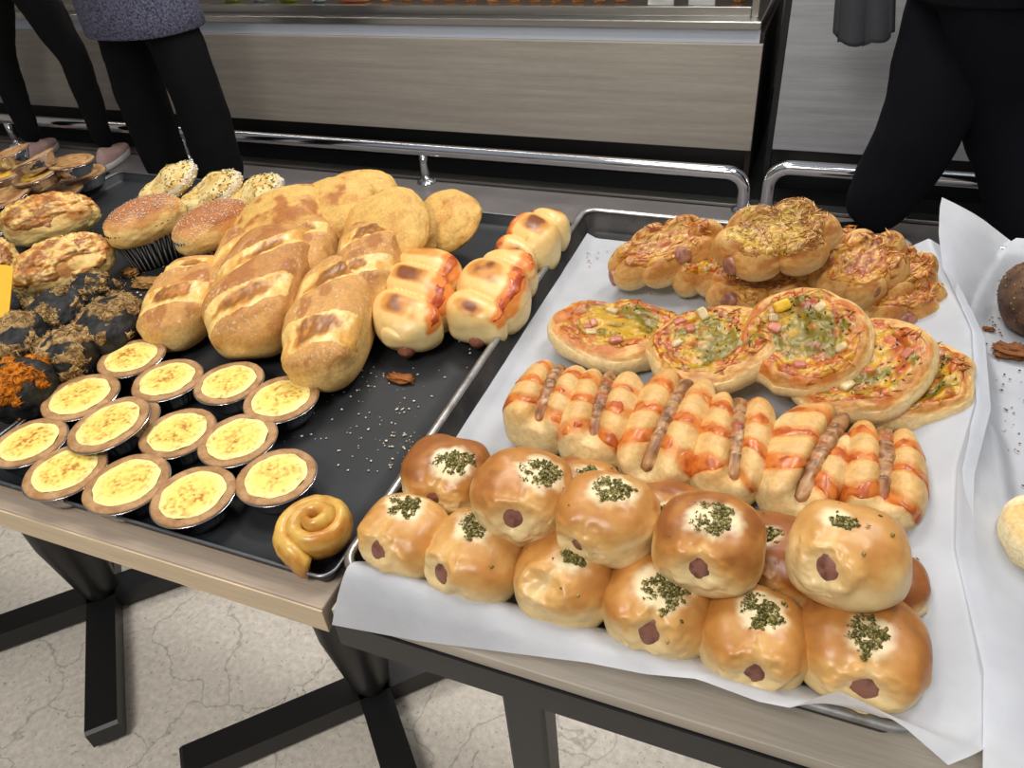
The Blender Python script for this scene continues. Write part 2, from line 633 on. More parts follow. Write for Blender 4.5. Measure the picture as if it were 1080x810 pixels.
def cafe_table(xc, yc, label, w=0.60, d=0.57):
    t = thing('cafe_table', label, 'table', (xc, yc, 0), group='pale wood pedestal tables in a row')
    top = box('tabletop', (-w / 2, -d / 2, ZT - 0.028), (w / 2, d / 2, ZT), 'table_wood', t, 0.002)
    for sy in (-1, 1):
        V, F = box_vf((0, sy * (d / 2 + 0.0007), ZT - 0.0147), (w, 0.0015, 0.0255))
        mesh_obj('edge_band', V, F, 'table_edge_wood', top, smooth=False)
    # square column widening to a collar at the bottom
    PX = 0.028   # the pedestal stands a little right of the middle
    V, F = loft([np.c_[rrect(-r, r, -r, r, r * 0.8, 5), np.full(24, z)] for r, z in
                 ((0.026, 0.05), (0.030, 0.056), (0.034, 0.085), (0.050, 0.21), (0.052, 0.30), (0.052, ZT - 0.034))])
    mesh_obj('pedestal', V + (PX, 0, 0), F, 'black_steel', t)
    mesh_obj('top_plate', *box_vf((0, 0, ZT - 0.031), (0.30, 0.30, 0.006)), 'black_steel', t, smooth=False)
    for k in range(4):
        a = math.radians(45 + 90 * k)
        ca, sa = math.cos(a), math.sin(a)
        L = 0.315
        sec = [(-0.026, 0.012), (0.026, 0.012), (0.026, 0.052), (-0.026, 0.052)]
        loops = []
        for s, dz in ((0.0, 0), (L - 0.006, 0), (L, -0.004)):
            loops.append(np.array([(PX + s * ca - u * sa, s * sa + u * ca, z + dz * (z > 0.03)) for u, z in sec]))
        V, F = loft(loops, True, True)
        f = mesh_obj('foot', V, F, 'black_steel', t, smooth=False)
        V, F = lathe([(0, 0), (0.016, 0), (0.016, 0.012), (0, 0.012)], 14)
        V = V + np.array([PX + (L - 0.03) * ca, (L - 0.03) * sa, 0])
        mesh_obj('glide', V, F, 'black_steel', f)
    return t


TY = 0.546
cafe_table(-0.5945, TY, 'pale wood pedestal table under the custard tarts, beside the grey steel frame table')
cafe_table(-1.206, TY, 'pale wood pedestal table under the dark bread, its black cross foot at lower left')
cafe_table(-1.818, TY, 'pale wood pedestal table at far left under the stacked pies')

t = thing('steel_frame_table', 'grey wood table with black steel frame under the parchment lined tray', 'table', (0.2, 0.56, 0))
x0, x1, y0, y1 = -0.288 - 0.2, 0.80 - 0.2, -0.298, 0.30
box('tabletop', (x0, y0 + 0.001, ZT - 0.012), (x1, y1, ZT), 'grey_table_wood', t, 0.001)
fr = [((x0, y0 - 0.001, ZT - 0.042), (x1, y0 + 0.024, ZT - 0.0125)), ((x0, y1 - 0.025, ZT - 0.042), (x1, y1, ZT - 0.0125)),
      ((x0, y0, ZT - 0.042), (x0 + 0.025, y1, ZT - 0.0125)), ((x1 - 0.025, y0, ZT - 0.042), (x1, y1, ZT - 0.0125))]
mesh_obj('frame', *join([box_vf((np.array(a) + np.array(b)) / 2, np.array(b) - np.array(a)) for a, b in fr]), 'black_steel', t, smooth=False)
for lx in (x0 + 0.15, x1 - 0.15):
    for ly in (y0 + 0.015, y1 - 0.02):
        V, F = loft([np.c_[rrect(lx - 0.0165, lx + 0.0165, ly - 0.0125, ly + 0.0125, 0.003, 2), np.full(12, z)] for z in (0.0, ZT - 0.042)], True, True)
        mesh_obj('leg', V, F, 'black_steel', t, smooth=False)

# ------------------------------------------------------------------ trays
def tray(label, x0, x1, y0, y1, z_rim, mat, rim_mat, rim_r, group, r=0.022, wall=0.014):
    xc, yc = (x0 + x1) / 2, (y0 + y1) / 2
    t = thing('baking_tray', label, 'tray', (xc, yc, ZT), group=group)
    hx, hy = (x1 - x0) / 2, (y1 - y0) / 2
    zr = z_rim - ZT

    def lp(inset, z):
        rr = max(r - inset, 0.004)
        return np.c_[rrect(-hx + inset, hx - inset, -hy + inset, hy - inset, rr), np.full(28, z)]
    th = 0.0012
    loops = [lp(wall, 0.0004), lp(rim_r * 1.4, zr - rim_r * 1.2), lp(rim_r, zr - 0.0004), lp(rim_r * 1.6, zr - 0.001),
             lp(wall - 0.002, 0.0052), lp(wall + 0.003, 0.0026), lp(wall + 0.02, 0.0024)]
    V, F = loft(loops, True, True)
    mesh_obj('pan', V, F, mat, t)
    # rolled rim
    ring = rrect(-hx + rim_r, hx - rim_r, -hy + rim_r, hy - rim_r, r - rim_r if r > rim_r else 0.004)
    n = len(ring); loops = []
    prev = np.roll(ring, 1, 0); nxt = np.roll(ring, -1, 0)
    T = nxt - prev; T /= np.linalg.norm(T, axis=1)[:, None]
    Nn = np.c_[T[:, 1], -T[:, 0]]
    for k in range(8):
        a = 2 * math.pi * k / 8
        loops.append(np.c_[ring + Nn * (rim_r * math.cos(a)), np.full(n, zr + rim_r * 0.7 * math.sin(a))])
    loops.append(loops[0])
    V, F = loft(loops, False)
    mesh_obj('rim', V, F, rim_mat, t)
    return t


tray('dark baking tray holding the custard tarts and slashed loaves', -0.700, -0.2925, 0.275, 0.890, 0.7665, 'black_tray', 'tray_rim_dark', 0.0016, 'dark baking trays', 0.014, 0.008)
tray('dark baking tray holding the charcoal floss bread and cheese loaves', -1.108, -0.7025, 0.275, 0.905, 0.7665, 'black_tray', 'tray_rim_dark', 0.0016, 'dark baking trays', 0.014, 0.008)
tray('dark baking tray under the stacked foil pies at far left', -1.516, -1.1105, 0.275, 0.900, 0.7665, 'black_tray', 'tray_rim_dark', 0.0016, 'dark baking trays', 0.014, 0.008)
tray('worn steel tray lined with white parchment, full of sausage buns', -0.2895, 0.113, 0.279, 0.914, 0.776, 'baked_on_tray', 'worn_steel_rim', 0.0042, 'worn steel trays')
tray('worn steel tray at right edge under crumb covered parchment', 0.136, 0.540, 0.279, 0.914, 0.776, 'baked_on_tray', 'worn_steel_rim', 0.0042, 'worn steel trays')


# ------------------------------------------------------------------ parchment sheets
def grid_mesh(G):
    n, m, _ = G.shape
    idx = np.arange(n * m).reshape(n, m)
    F = np.stack([idx[:-1, :-1], idx[1:, :-1], idx[1:, 1:], idx[:-1, 1:]], -1).reshape(-1, 4)
    return G.reshape(-1, 3), F


ZP = 0.7555


def crest(y):
    """height of the paper fold standing between the two lined trays, front to back"""
    return np.interp(y, [0.25, 0.32, 0.42, 0.55, 0.68, 0.80, 0.87, 0.91], [0.782, 0.784, 0.790, 0.800, 0.806, 0.800, 0.800, 0.798])


def crest_x(y):
    return np.interp(y, [0.25, 0.33, 0.42, 0.50, 0.58, 0.68, 0.78, 0.86, 0.91], [0.146, 0.142, 0.130, 0.134, 0.150, 0.152, 0.138, 0.124, 0.120])


# sheet in the bun tray: left wall, floor, right wall up to the fold, front flap hanging over the rim
flap = [Q(*v) for v in ((350, 659, 0.255), (440, 676, 0.257), (541, 689, 0.260), (620, 699, 0.263), (680, 711, 0.265), (735, 716, 0.268), (800, 740, 0.266), (835, 747, 0.266),
                        (862, 735, 0.272), (885, 729, 0.277), (920, 745, 0.272), (954, 767, 0.266), (1000, 807, 0.258))]
flap = np.array(flap)
nu, nv = 90, 150
G = np.zeros((nu, nv, 3))
ys_floor = np.linspace(0.868, 0.304, 120)
for i in range(nu):
    u = i / (nu - 1)
    for j in range(120):
        y = ys_floor[j]
        xl, xr, cx, cz = -0.2700, 0.084, crest_x(y), crest(y)
        # four stretches across the tray
        if u < 0.06:
            k = u / 0.06
            x = xl + k * 0.012; z = 0.7625 - k * (0.7625 - ZP - 0.0012)
        elif u < 0.72:
            k = (u - 0.06) / 0.66
            x = xl + 0.012 + k * (xr - xl - 0.012); z = ZP + 0.0012
        else:
            k = (u - 0.72) / 0.28
            wob = 0.003 * math.sin(y * 33)
            x = np.interp(k, [0, 0.2, 0.4, 0.5, 0.85, 1], [0.084, 0.0915 + wob * 0.4, 0.098 + wob * 0.3, 0.1005, cx, cx + 0.012])
            z = np.interp(k, [0, 0.2, 0.4, 0.5, 0.85, 1], [ZP + 0.0012, 0.7605, 0.774, 0.7815, max(cz, 0.7845), max(cz, 0.7845) - 0.006])
            z += 0.002 * math.sin(y * 41 + 5 * k) * k * (1 - k) * 3
        G[i, j] = (x, y, z)
    a = G[i, 119]
    xa = flap[0, 0] + (a[0] - G[0, 119, 0]) / (0.152 - G[0, 119, 0]) * (flap[-1, 0] - flap[0, 0])
    fx = np.interp(xa, flap[:, 0], np.arange(len(flap)))
    e = np.array([np.interp(fx, np.arange(len(flap)), flap[:, c]) for c in range(3)])
    if u > 0.72:
        k = (u - 0.72) / 0.28
    rim = np.array([a[0] * 0.6 + e[0] * 0.4, 0.2825, max(0.7835, a[2] + 0.002)])
    wall = np.array([a[0] * 0.85 + e[0] * 0.15, 0.2955, max(0.7735, a[2])])
    ctrl = np.array([a, wall, rim, rim * 0.55 + e * 0.45 + np.array([0, -0.002, 0.0035]), e])
    tt = np.linspace(0, 4, 31)[1:]
    for j in range(30):
        tq = tt[j]; q = min(int(tq), 3); w = tq - q
        p0 = ctrl[max(q - 1, 0)]; p1 = ctrl[q]; p2 = ctrl[q + 1]; p3 = ctrl[min(q + 2, 4)]
        pt = 0.5 * ((2 * p1) + (-p0 + p2) * w + (2 * p0 - 5 * p1 + 4 * p2 - p3) * w * w + (-p0 + 3 * p1 - 3 * p2 + p3) * w ** 3)
        G[i, 120 + j] = pt
V, F = grid_mesh(G)
V[:, 2] += 0.0008 * fbm(V * 28, 3) * (V[:, 1] > 0.31)
V[:, 2] = np.where((V[:, 1] > 0.297), np.maximum(V[:, 2], 0.7536), V[:, 2])
o = mesh_obj('parchment_sheet', V, F, 'paper')
tag(o, 'white parchment sheet lining the bun tray, its front flap hanging over the rim', 'paper', 'parchment sheets')

# sheet in the far right tray: margin stands up against the fold, broad loose flap at the front
nu, nv = 70, 120
G = np.zeros((nu, nv, 3))
ys = np.linspace(0.93, 0.20, nv)
for j in range(nv):
    y = ys[j]
    cx, cz = crest_x(y) - 0.001, crest(y) + 0.0025
    if y > 0.80:   # loose corner standing up at the back
        k = (y - 0.80) / 0.13
        cz += 0.022 * k; cx += 0.014 * k
    if y < 0.33:
        cx -= (0.33 - y) * 0.12
    band = np.interp(y, [0.2, 0.33, 0.45, 0.6, 0.75, 0.93], [0.10, 0.085, 0.046, 0.014, 0.018, 0.085])
    for i in range(nu):
        u = i / (nu - 1)
        if u < 0.3:
            k = u / 0.3
            x = cx + band * k
            z = cz + (0.7745 - cz) * k + 0.004 * math.sin(k * math.pi) * math.sin(9 * y)
        elif u < 0.42:
            k = (u - 0.3) / 0.12; s = k * k * (3 - 2 * k)
            x = cx + band + 0.022 * k
            z = 0.7745 - (0.7745 - ZP - 0.001) * s
        else:
            k = (u - 0.42) / 0.58
            x = cx + band + 0.022 + k * (0.516 - cx - band - 0.022)
            z = ZP + 0.001
        z0 = z
        if y < 0.31:   # over the front rim and down
            k = min((0.31 - y) / 0.017, 1)
            z = z0 + (max(z0, 0.7815) - z0) * k
            if y < 0.26:
                z -= (0.26 - y) * 0.55
        if y > 0.882 and u > 0.3:
            z = z0 + (max(z0, 0.781) - z0) * min((y - 0.882) / 0.016, 1)
        G[i, j] = (x, y, z)
V, F = grid_mesh(G)
V[:, 2] += 0.0009 * fbm(V * 25, 9)
V[:, 2] = np.where((V[:, 1] > 0.30), np.maximum(V[:, 2], 0.7536), V[:, 2])
o = mesh_obj('parchment_sheet', V, F, 'paper')
tag(o, 'white parchment sheet in the right edge tray, strewn with brown crumbs', 'paper', 'parchment sheets')

# ------------------------------------------------------------------ display counter
YF = 2.78
c = thing('display_counter', 'long wood fronted bakery display counter with steel ledge and glass case', 'counter', (-2.4, 3.1, 0))
ox, oy = 2.4, -3.1


def cb(name, lo, hi, mat, bev=0.002, parent=None):
    lo = np.array(lo) + (ox, oy, 0); hi = np.array(hi) + (ox, oy, 0)
    return box(name, lo, hi, mat, parent or c, bev)


XR = -0.248
cb('plinth', (-4.6, YF + 0.06, 0), (XR - 0.02, YF + 0.66, 0.14), 'black_plinth')
cb('front_panel', (-4.6, YF, 0.138), (XR, YF + 0.02, 0.500), 'counter_laminate', 0.003)
cb('end_panel', (XR - 0.02, YF + 0.021, 0.0), (XR, YF + 0.68, 0.53), 'brown_side')
cb('light_band', (-4.6, YF + 0.012, 0.5005), (XR - 0.014, YF + 0.03, 0.545), 'white_lacquer', 0.001)
cb('ledge', (-4.6, YF - 0.004, 0.546), (XR - 0.012, YF + 0.66, 0.572), 'stainless', 0.004)
cb('glass_rail', (-4.6, YF + 0.055, 0.5725), (XR - 0.055, YF + 0.07, 0.603), 'stainless', 0.002)
cb('shelf', (-4.6, YF + 0.09, 0.5725), (XR - 0.06, YF + 0.62, 0.598), 'stainless', 0.002)
cb('glass_pane', (-4.6, YF + 0.060, 0.6035), (XR - 0.055, YF + 0.066, 1.15), 'glass', 0)
cb('corner_post', (XR - 0.054, YF + 0.05, 0.5725), (XR - 0.03, YF + 0.08, 1.15), 'stainless', 0.002)
cb('case_top', (-4.6, YF + 0.04, 1.151), (XR - 0.03, YF + 0.62, 1.19), 'stainless', 0.003)
cb('case_back', (-4.6, YF + 0.63, 0.5725), (XR - 0.03, YF + 0.65, 1.15), 'brown_side', 0)

c2 = thing('side_counter', 'grey wood fronted counter unit with black edge, right of the gap', 'counter', (0.6, 3.1, 0))
ox, oy = -0.6, -3.1
X2 = -0.196
cb('front_panel', (X2 + 0.02, YF + 0.002, 0.150), (1.9, YF + 0.02, 1.0), 'panel_laminate', 0.002, c2)
cb('edge_post', (X2, YF, 0.0), (X2 + 0.0195, YF + 0.02, 1.0), 'black_steel', 0.001, c2)
cb('plinth', (X2 + 0.02, YF + 0.021, 0.0), (1.9, YF + 0.6, 0.1495), 'black_plinth', 0.001, c2)
cb('counter_top', (X2, YF - 0.02, 1.001), (1.9, YF + 0.62, 1.03), 'stainless', 0.003, c2)
cb('carcass', (X2 + 0.001, YF + 0.021, 0.151), (1.9, YF + 0.6, 0.999), 'black_plinth', 0.001, c2)


# foot rails
def rail(name, label, xs, xe, y, h, posts, ends):
    t = thing(name, label, 'rail', (xs, y, 0), group='chrome foot rails')
    R_ = 0.0235; br = 0.065
    pts = []
    if ends[0]:
        pts += [(xs, y, z) for z in (0.004, 0.02, h - br)]
        pts += [(xs + br - br * math.cos(a), y, h - br + br * math.sin(a)) for a in np.linspace(0.2, math.pi / 2, 8)]
    else:
        pts += [(xs, y, h)]
    pts += [(x, y, h) for x in np.linspace(xs + br + 0.02, xe - br - 0.02, 24)]
    if ends[1]:
        pts += [(xe - br + br * math.sin(a), y, h - br + br * math.cos(a)) for a in np.linspace(0, math.pi / 2 - 0.2, 8)]
        pts += [(xe, y, z) for z in (h - br, 0.02, 0.004)]
    else:
        pts += [(xe, y, h)]
    V, F = tube(np.array(pts) - (xs, y, 0), R_, 18)
    mesh_obj('bar', V, F, 'chrome', t)
    fl = list(posts) + [x for x, e in ((xs, ends[0]), (xe, ends[1])) if e]
    for x in posts:
        V, F = tube(np.array([(x - xs, 0, 0.004), (x - xs, 0, h / 2), (x - xs, 0, h - 0.014)]), 0.017, 16)
        mesh_obj('post', V, F, 'chrome', t)
    for x in fl:
        V, F = lathe([(0, 0), (0.040, 0), (0.040, 0.004), (0.030, 0.012), (0.019, 0.018), (0.0, 0.018)], 28)
        mesh_obj('flange', V + (x - xs, 0, 0), F, 'chrome', t)


rail('foot_rail', 'long chrome foot rail in front of the wood display counter', -4.6, -0.235, 2.588, 0.135, [-1.48, -2.7, -3.8], (False, True))
rail('foot_rail', 'chrome foot rail in front of the right grey counter', -0.158, 1.6, 2.585, 0.168, [1.2], (True, False))

# lamp inside the display case
ld = bpy.data.lights.new('case_lamp', 'AREA'); ld.shape = 'RECTANGLE'; ld.size = 4.0; ld.size_y = 0.05; ld.energy = 14; ld.color = (1.0, 0.93, 0.82)
lo_ = bpy.data.objects.new('case_lamp', ld); COL.objects.link(lo_); lo_.location = (-2.4, YF + 0.2, 1.14)
tag(lo_, 'lamp strip under the top of the display case', 'light')

# goods in the display case, only their lower edges show
PY_ = YF + 0.15
for k in range(16):
    x = Q(700 - 22.5 * k, 3, PY_)[0] if k < 14 else Q(780 + 25 * (k - 14), 3, PY_)[0]
    if x > XR - 0.10 or (700 - 22.5 * k > 670 and k < 2):
        x = Q(385 - 23 * k, 3, PY_)[0]
    t = thing('case_tart', 'small golden tart in the row behind the display glass', 'tart', (x, PY_, 0.5985), group='tarts behind the display glass')
    V, F = lathe([(0, 0), (0.020, 0), (0.027, 0.018), (0.029, 0.020), (0.026, 0.022), (0.022, 0.019), (0, 0.020)], 18)
    cc = const(len(V), lin((190, 130, 70))); cc[-36:] = lin((226, 190, 120))
    mesh_obj('crust', V, F, 'matt_crust', t, cc)
for px, w, mat, lab in ((697, 34, 'price_card', 'white price card behind display glass, nearer the row of small tarts'), (740, 36, 'price_card', 'white price card behind display glass, nearest the counter end')):
    p = Q(px, 5, YF + 0.10)
    o = box('price_card', (-0.045, -0.002, 0), (0.045, 0.002, 0.055), mat, None, 0.0005)
    o.location = (p[0], p[1], 0.5985); tag(o, lab, 'card', 'price cards in the display case')
for px, w, mat, lab in ((245, 0.075, 'green_pack', 'green packet behind the display glass beside the knit wearing person'), (275, 0.07, 'blue_pack', 'pale blue packet behind the display glass'),
                        (305, 0.075, 'green_pack', 'green packet behind the display glass, second from the knit wearing person'), (338, 0.06, 'blue_pack', 'blue packet behind the display glass beside the red packet'),
                        (372, 0.08, 'red_pack', 'red patterned packet behind the display glass')):
    p = Q(px, 5, YF + 0.13)
    V, F = loft([np.c_[rrect(-w / 2 + a, w / 2 - a, -0.02 + b, 0.02 - b, 0.004, 3), np.full(16, z)] for a, b, z in ((0.002, 0.015, 0), (0, 0.002, 0.012), (0, 0, 0.07), (0, 0.012, 0.10), (0.002, 0.018, 0.105))], True, True)
    o = mesh_obj('food_packet', V, F, mat)
    o.location = (p[0], p[1], 0.5985); tag(o, lab, 'packet', 'packets in the display case')


# ------------------------------------------------------------------ people
def skin_mesh(name, verts, edges, radii, mat, parent, sub=2):
    me = bpy.data.meshes.new(name)
    me.from_pydata([tuple(map(float, v)) for v in verts], edges, [])
    o = bpy.data.objects.new(name, me)
    COL.objects.link(o)
    o.parent = parent
    o.modifiers.new('skin', 'SKIN')
    sv = me.skin_vertices[0].data
    for i, r in enumerate(radii):
        rr = r if isinstance(r, tuple) else (r, r)
        sv[i].radius = rr
        sv[i].use_root = (i == 0)
    o.modifiers['skin'].use_smooth_shade = True
    s = o.modifiers.new('sub', 'SUBSURF'); s.levels = sub; s.render_levels = sub
    me.materials.append(MATS[mat])
    return o


def person(label, hips, footL, footR, kneeL, kneeR, face_yaw, trouser, top, leg_r, hem_z, shoe_mat, top_r=0.15, arms=True, knit_hem=0.0, foot_dir=(0, 1), sleeve=None):
    """standing figure: one continuous body, clothed; joints are room positions relative to the hips' ground point"""
    base = np.array([hips[0], hips[1], 0.0])
    t = thing('person', label, 'person', base)
    H = hips[2]
    hp = np.array([0, 0, H])
    fl, fr, kl, kr = [np.asarray(v, float) - base for v in (footL, footR, kneeL, kneeR)]
    c_, s_ = math.cos(face_yaw), math.sin(face_yaw)
    side = np.array([c_, s_, 0]); fwd = np.array([-s_, c_, 0])
    sp = lambda a, b, z: side * a + fwd * b + np.array([0, 0, z])
    hl, hr = hp - side * 0.085 + (0, 0, -0.05), hp + side * 0.085 + (0, 0, -0.05)
    # body
    Vb = [hp, sp(0, 0, H + 0.18), sp(0, -0.01, H + 0.40), sp(0, 0, H + 0.50), sp(0, 0.01, H + 0.60), sp(0, 0.02, H + 0.72),
          hl, kl, fl + (0, 0, 0.08), hr, kr, fr + (0, 0, 0.08)]
    Eb = [(0, 1), (1, 2), (2, 3), (3, 4), (4, 5), (0, 6), (6, 7), (7, 8), (0, 9), (9, 10), (10, 11)]
    Rb = [(0.13, 0.09), (0.12, 0.085), (0.14, 0.09), 0.055, 0.07, 0.075, 0.07, 0.048, 0.034, 0.07, 0.048, 0.034]
    hands = []
    for sg in (-1, 1):
        i0 = len(Vb)
        Vb += [sp(sg * 0.19, 0, H + 0.45), sp(sg * 0.24, -0.02, H + 0.18), sp(sg * 0.14, 0.16, H + 0.24), sp(sg * 0.09, 0.19, H + 0.27)]
        Eb += [(2, i0), (i0, i0 + 1), (i0 + 1, i0 + 2), (i0 + 2, i0 + 3)]
        Rb += [0.055, 0.04, 0.027, 0.03]
        for q, (dx, ln) in enumerate(((-0.028, 0.065), (-0.01, 0.08), (0.01, 0.075), (0.028, 0.06))):
            j = len(Vb)
            Vb += [sp(sg * 0.06, 0.205, H + 0.28 + dx), sp(sg * (0.06 - ln * 0.6), 0.205, H + 0.285 + dx)]
            Eb += [(i0 + 3, j), (j, j + 1)]
            Rb += [0.010, 0.008]
        j = len(Vb)
        Vb += [sp(sg * 0.10, 0.20, H + 0.315), sp(sg * 0.085, 0.20, H + 0.345)]
        Eb += [(i0 + 3, j), (j, j + 1)]; Rb += [0.011, 0.009]
    body = skin_mesh('body', Vb, Eb, Rb, 'skin', t)
    # hair cap
    U, F = csphere(14)
    hv = U * np.array([0.085, 0.098, 0.10]) * (1 + 0.04 * fbm(U * 5, 2))[:, None]
    hv = hv[:, 0:1] * side + hv[:, 1:2] * fwd + hv[:, 2:3] * np.array([0, 0, 1])
    mesh_obj('hair', hv + sp(0, -0.012, H + 0.70), F, 'hair', t)
    # trousers
    Vt = [hp, hp + (0, 0, 0.10), hl, (hl + kl) / 2, kl, (kl + fl) / 2 + (0, 0, 0.04), fl + (0, 0, 0.07), hr, (hr + kr) / 2, kr, (kr + fr) / 2 + (0, 0, 0.04), fr + (0, 0, 0.07)]
    Et = [(0, 1), (0, 2), (2, 3), (3, 4), (4, 5), (5, 6), (0, 7), (7, 8), (8, 9), (9, 10), (10, 11)]
    a, b, k2, m2, e2 = leg_r
    Rt = [(0.15, 0.11), (0.145, 0.105), a, b, k2, m2, e2, a, b, k2, m2, e2]
    tr = skin_mesh('trousers', Vt, Et, Rt, trouser, t, 3)
    tx = bpy.data.textures.new('cloth_folds', 'CLOUDS'); tx.noise_scale = 0.09
    d = tr.modifiers.new('folds', 'DISPLACE'); d.texture = tx; d.strength = 0.014; d.mid_level = 0.5; d.texture_coords = 'GLOBAL'
    # top with an open straight hem
    n = 40
    prof = []
    loops = []
    for z, k in ((hem_z, 1.0), (hem_z + 0.004, 1.02), (hem_z + 0.06, 1.01), (H + 0.05, 1.0), (H + 0.2, 0.94), (H + 0.36, 1.02), (H + 0.46, 0.9), (H + 0.51, 0.45), (H + 0.53, 0.38)):
        aa = np.linspace(0, 2 * math.pi, n, endpoint=False)
        rx, ry = top_r * k, top_r * 0.78 * k
        w = 1 + 0.02 * np.sin(aa * 5 + z * 9)
        p = np.cos(aa)[:, None] * side * rx * w[:, None] + np.sin(aa)[:, None] * fwd * ry * w[:, None] + np.array([0, 0, z])
        loops.append(p)
    inner = [loops[0] * np.array([0.96, 0.96, 1]) + (0, 0, 0.0), loops[0] * np.array([0.93, 0.93, 1]) + (0, 0, 0.06)]
    V, F = loft(inner[::-1] + loops, True, True)
    mesh_obj('top', V, F, top, t)
    for sg in (-1, 1):
        V, F = tube(np.array([sp(sg * 0.15, 0, H + 0.46), sp(sg * 0.20, 0, H + 0.42), sp(sg * 0.245, -0.02, H + 0.21), sp(sg * 0.235, 0.0, H + 0.19), sp(sg * 0.15, 0.15, H + 0.235)]), [0.06, 0.066, 0.054, 0.052, 0.040], 18)
        mesh_obj('sleeve', V, F, top, t)
    # shoes
    fd = np.array([foot_dir[0], foot_dir[1], 0.0]); fd /= np.linalg.norm(fd); sd = np.array([fd[1], -fd[0], 0])
    for ft in (fl, fr):
        U, F = csphere(14)
        x, y, z = U.T
        w = 0.043 * (1 + 0.12 * y) * np.sign(x) * np.abs(x) ** 0.8
        ln = 0.128 * y + 0.030
        hgt = np.where(z > 0, z * (0.030 + 0.040 * np.clip(0.4 - y, 0, 1)), z * 0.02)
        sh = w[:, None] * sd + ln[:, None] * fd + (hgt + 0.034)[:, None] * np.array([0, 0, 1]) + ft * (1, 1, 0)
        s = mesh_obj('shoe', sh, F, shoe_mat[0], t)
        ring = np.array([(0.046 * (1 + 0.1 * math.sin(a_)) * math.cos(a_), 0.134 * math.sin(a_) + 0.030) for a_ in np.linspace(0, 2 * math.pi, 28, endpoint=False)])
        lp = [np.array([sd * q[0] * k + fd * (0.030 + (q[1] - 0.030) * k) + np.array([ft[0], ft[1], z]) for q in ring]) for k, z in ((0.96, 0.001), (1, 0.006), (1, 0.024), (0.95, 0.028))]
        V, F = loft(lp, True, True)
        mesh_obj('sole', V, F, shoe_mat[1], s)
    return t


# left: slim black jeans, pale pink sneakers
yl = 2.47
f1, f2 = P(42, 167, 0.0), P(119, 173, 0.0)
k1, k2 = Q(36, 85, f1[1]), Q(92, 92, f2[1])
h1 = (f1 + f2) / 2
person('person at far left in slim black jeans and pale pink sneakers, facing the counter', (h1[0] + 0.06, h1[1], 0.84), f1, f2,
       np.array([f1[0] + 0.035, f1[1] + 0.01, 0.46]), np.array([f2[0] + 0.02, f2[1] + 0.01, 0.46]), 0.1, 'black_denim', 'black_cloth',
       (0.090, 0.082, 0.064, 0.056, 0.046), 0.80, ('sneaker', 'sneaker_sole'), 0.17, foot_dir=(-0.35, 1))
# middle: wide black trousers, speckled knit top
f1, f2 = P(188, 206, 0.0), P(245, 215, 0.0)
h1 = (f1 + f2) / 2
person('person in speckled grey knit top and loose black trousers, facing the counter', (h1[0], h1[1], 0.86), f1, f2,
       np.array([f1[0] + 0.0, f1[1], 0.47]), np.array([f2[0] - 0.0, f2[1], 0.47]), 0.0, 'black_cloth', 'knit',
       (0.102, 0.102, 0.098, 0.096, 0.090), 0.655, ('black_cloth', 'black_steel'), 0.222)
# right: walking past in dark trousers
f1, f2 = P(905, 262, 0.0), P(1085, 285, 0.0)
hipc = Q(1035, -40, 2.38)
person('person at right walking past in dark navy trousers, only the legs in view', (hipc[0], hipc[1], 0.82), f1, f2,
       Q(980, 125, 2.36), Q(1056, 100, 2.45), -1.2, 'navy_cloth', 'navy_cloth',
       (0.132, 0.135, 0.124, 0.112, 0.100), 0.74, ('black_cloth', 'black_steel'), 0.19, foot_dir=(-0.9, 0.4))
# scalloped dark grey cloth hanging at the walking person's side
nu, nv = 40, 18
G = np.zeros((nu, nv, 3))
for i in range(nu):
    u = i / (nu - 1)
    for j in range(nv):
        v = j / (nv - 1)
        top_ = Q(884 + 62 * u, -42, 2.36); bot = Q(878 + 66 * u, 44 - 12 * (u - 0.45) ** 2 * 4 + 4.0 * abs(math.sin(u * math.pi * 4.5)), 2.36)
        p = top_ * (1 - v) + bot * v
        p[1] += 0.010 * math.sin(u * math.pi * 5) * (0.4 + 0.6 * v)
        G[i, j] = p
V, F = grid_mesh(G)
cpos = V.mean(0)
o = mesh_obj('hanging_cloth', V - cpos, F, 'grey_cloth')
o.location = cpos
so = o.modifiers.new('thick', 'SOLIDIFY'); so.thickness = 0.02
tag(o, 'dark grey cloth with a scalloped hem at the walking person\'s side', 'cloth')


# ================================================================== bread
def frame_from(pf, pb):
    """axes with y from the front end to the back end and z up"""
    y = pb - pf; L = np.linalg.norm(y); y = y / L
    x = np.cross(y, [0, 0, 1.0]); x /= np.linalg.norm(x)
    z = np.cross(x, y)
    return np.stack([x, y, z], 1), L


def tilt_frame(nx, ny, yaw=0.0):
    z = np.array([nx, ny, 1.0]); z /= np.linalg.norm(z)
    x = np.array([math.cos(yaw), math.sin(yaw), 0.0]); x = x - z * (x @ z); x /= np.linalg.norm(x)
    return np.stack([x, np.cross(z, x), z], 1)


def add_bits_on(name, V, N, w, count, size, pal, mat, parent, seed, lift=0.0004, align=0.8):
    """scatter flakes over vertices with probability w"""
    r = np.random.default_rng(seed)
    w = np.clip(w, 0, None)
    if w.sum() <= 0: return None
    i = r.choice(len(V), count, p=w / w.sum())
    pts = V[i] + N[i] * lift + r.normal(0, 0.0006, (count, 3))
    cols = np.array(pal)[r.integers(0, len(pal), count)] * r.uniform(0.75, 1.2, (count, 1))
    return bits(name, pts, N[i], size, cols, mat, parent, True, seed=seed, align=align)


HERB = [lin(c) for c in ((124, 114, 58), (150, 138, 82), (88, 82, 42), (172, 160, 108), (104, 100, 52))]
SAUS = lin((140, 92, 76))
SAUSD = lin((100, 58, 48))


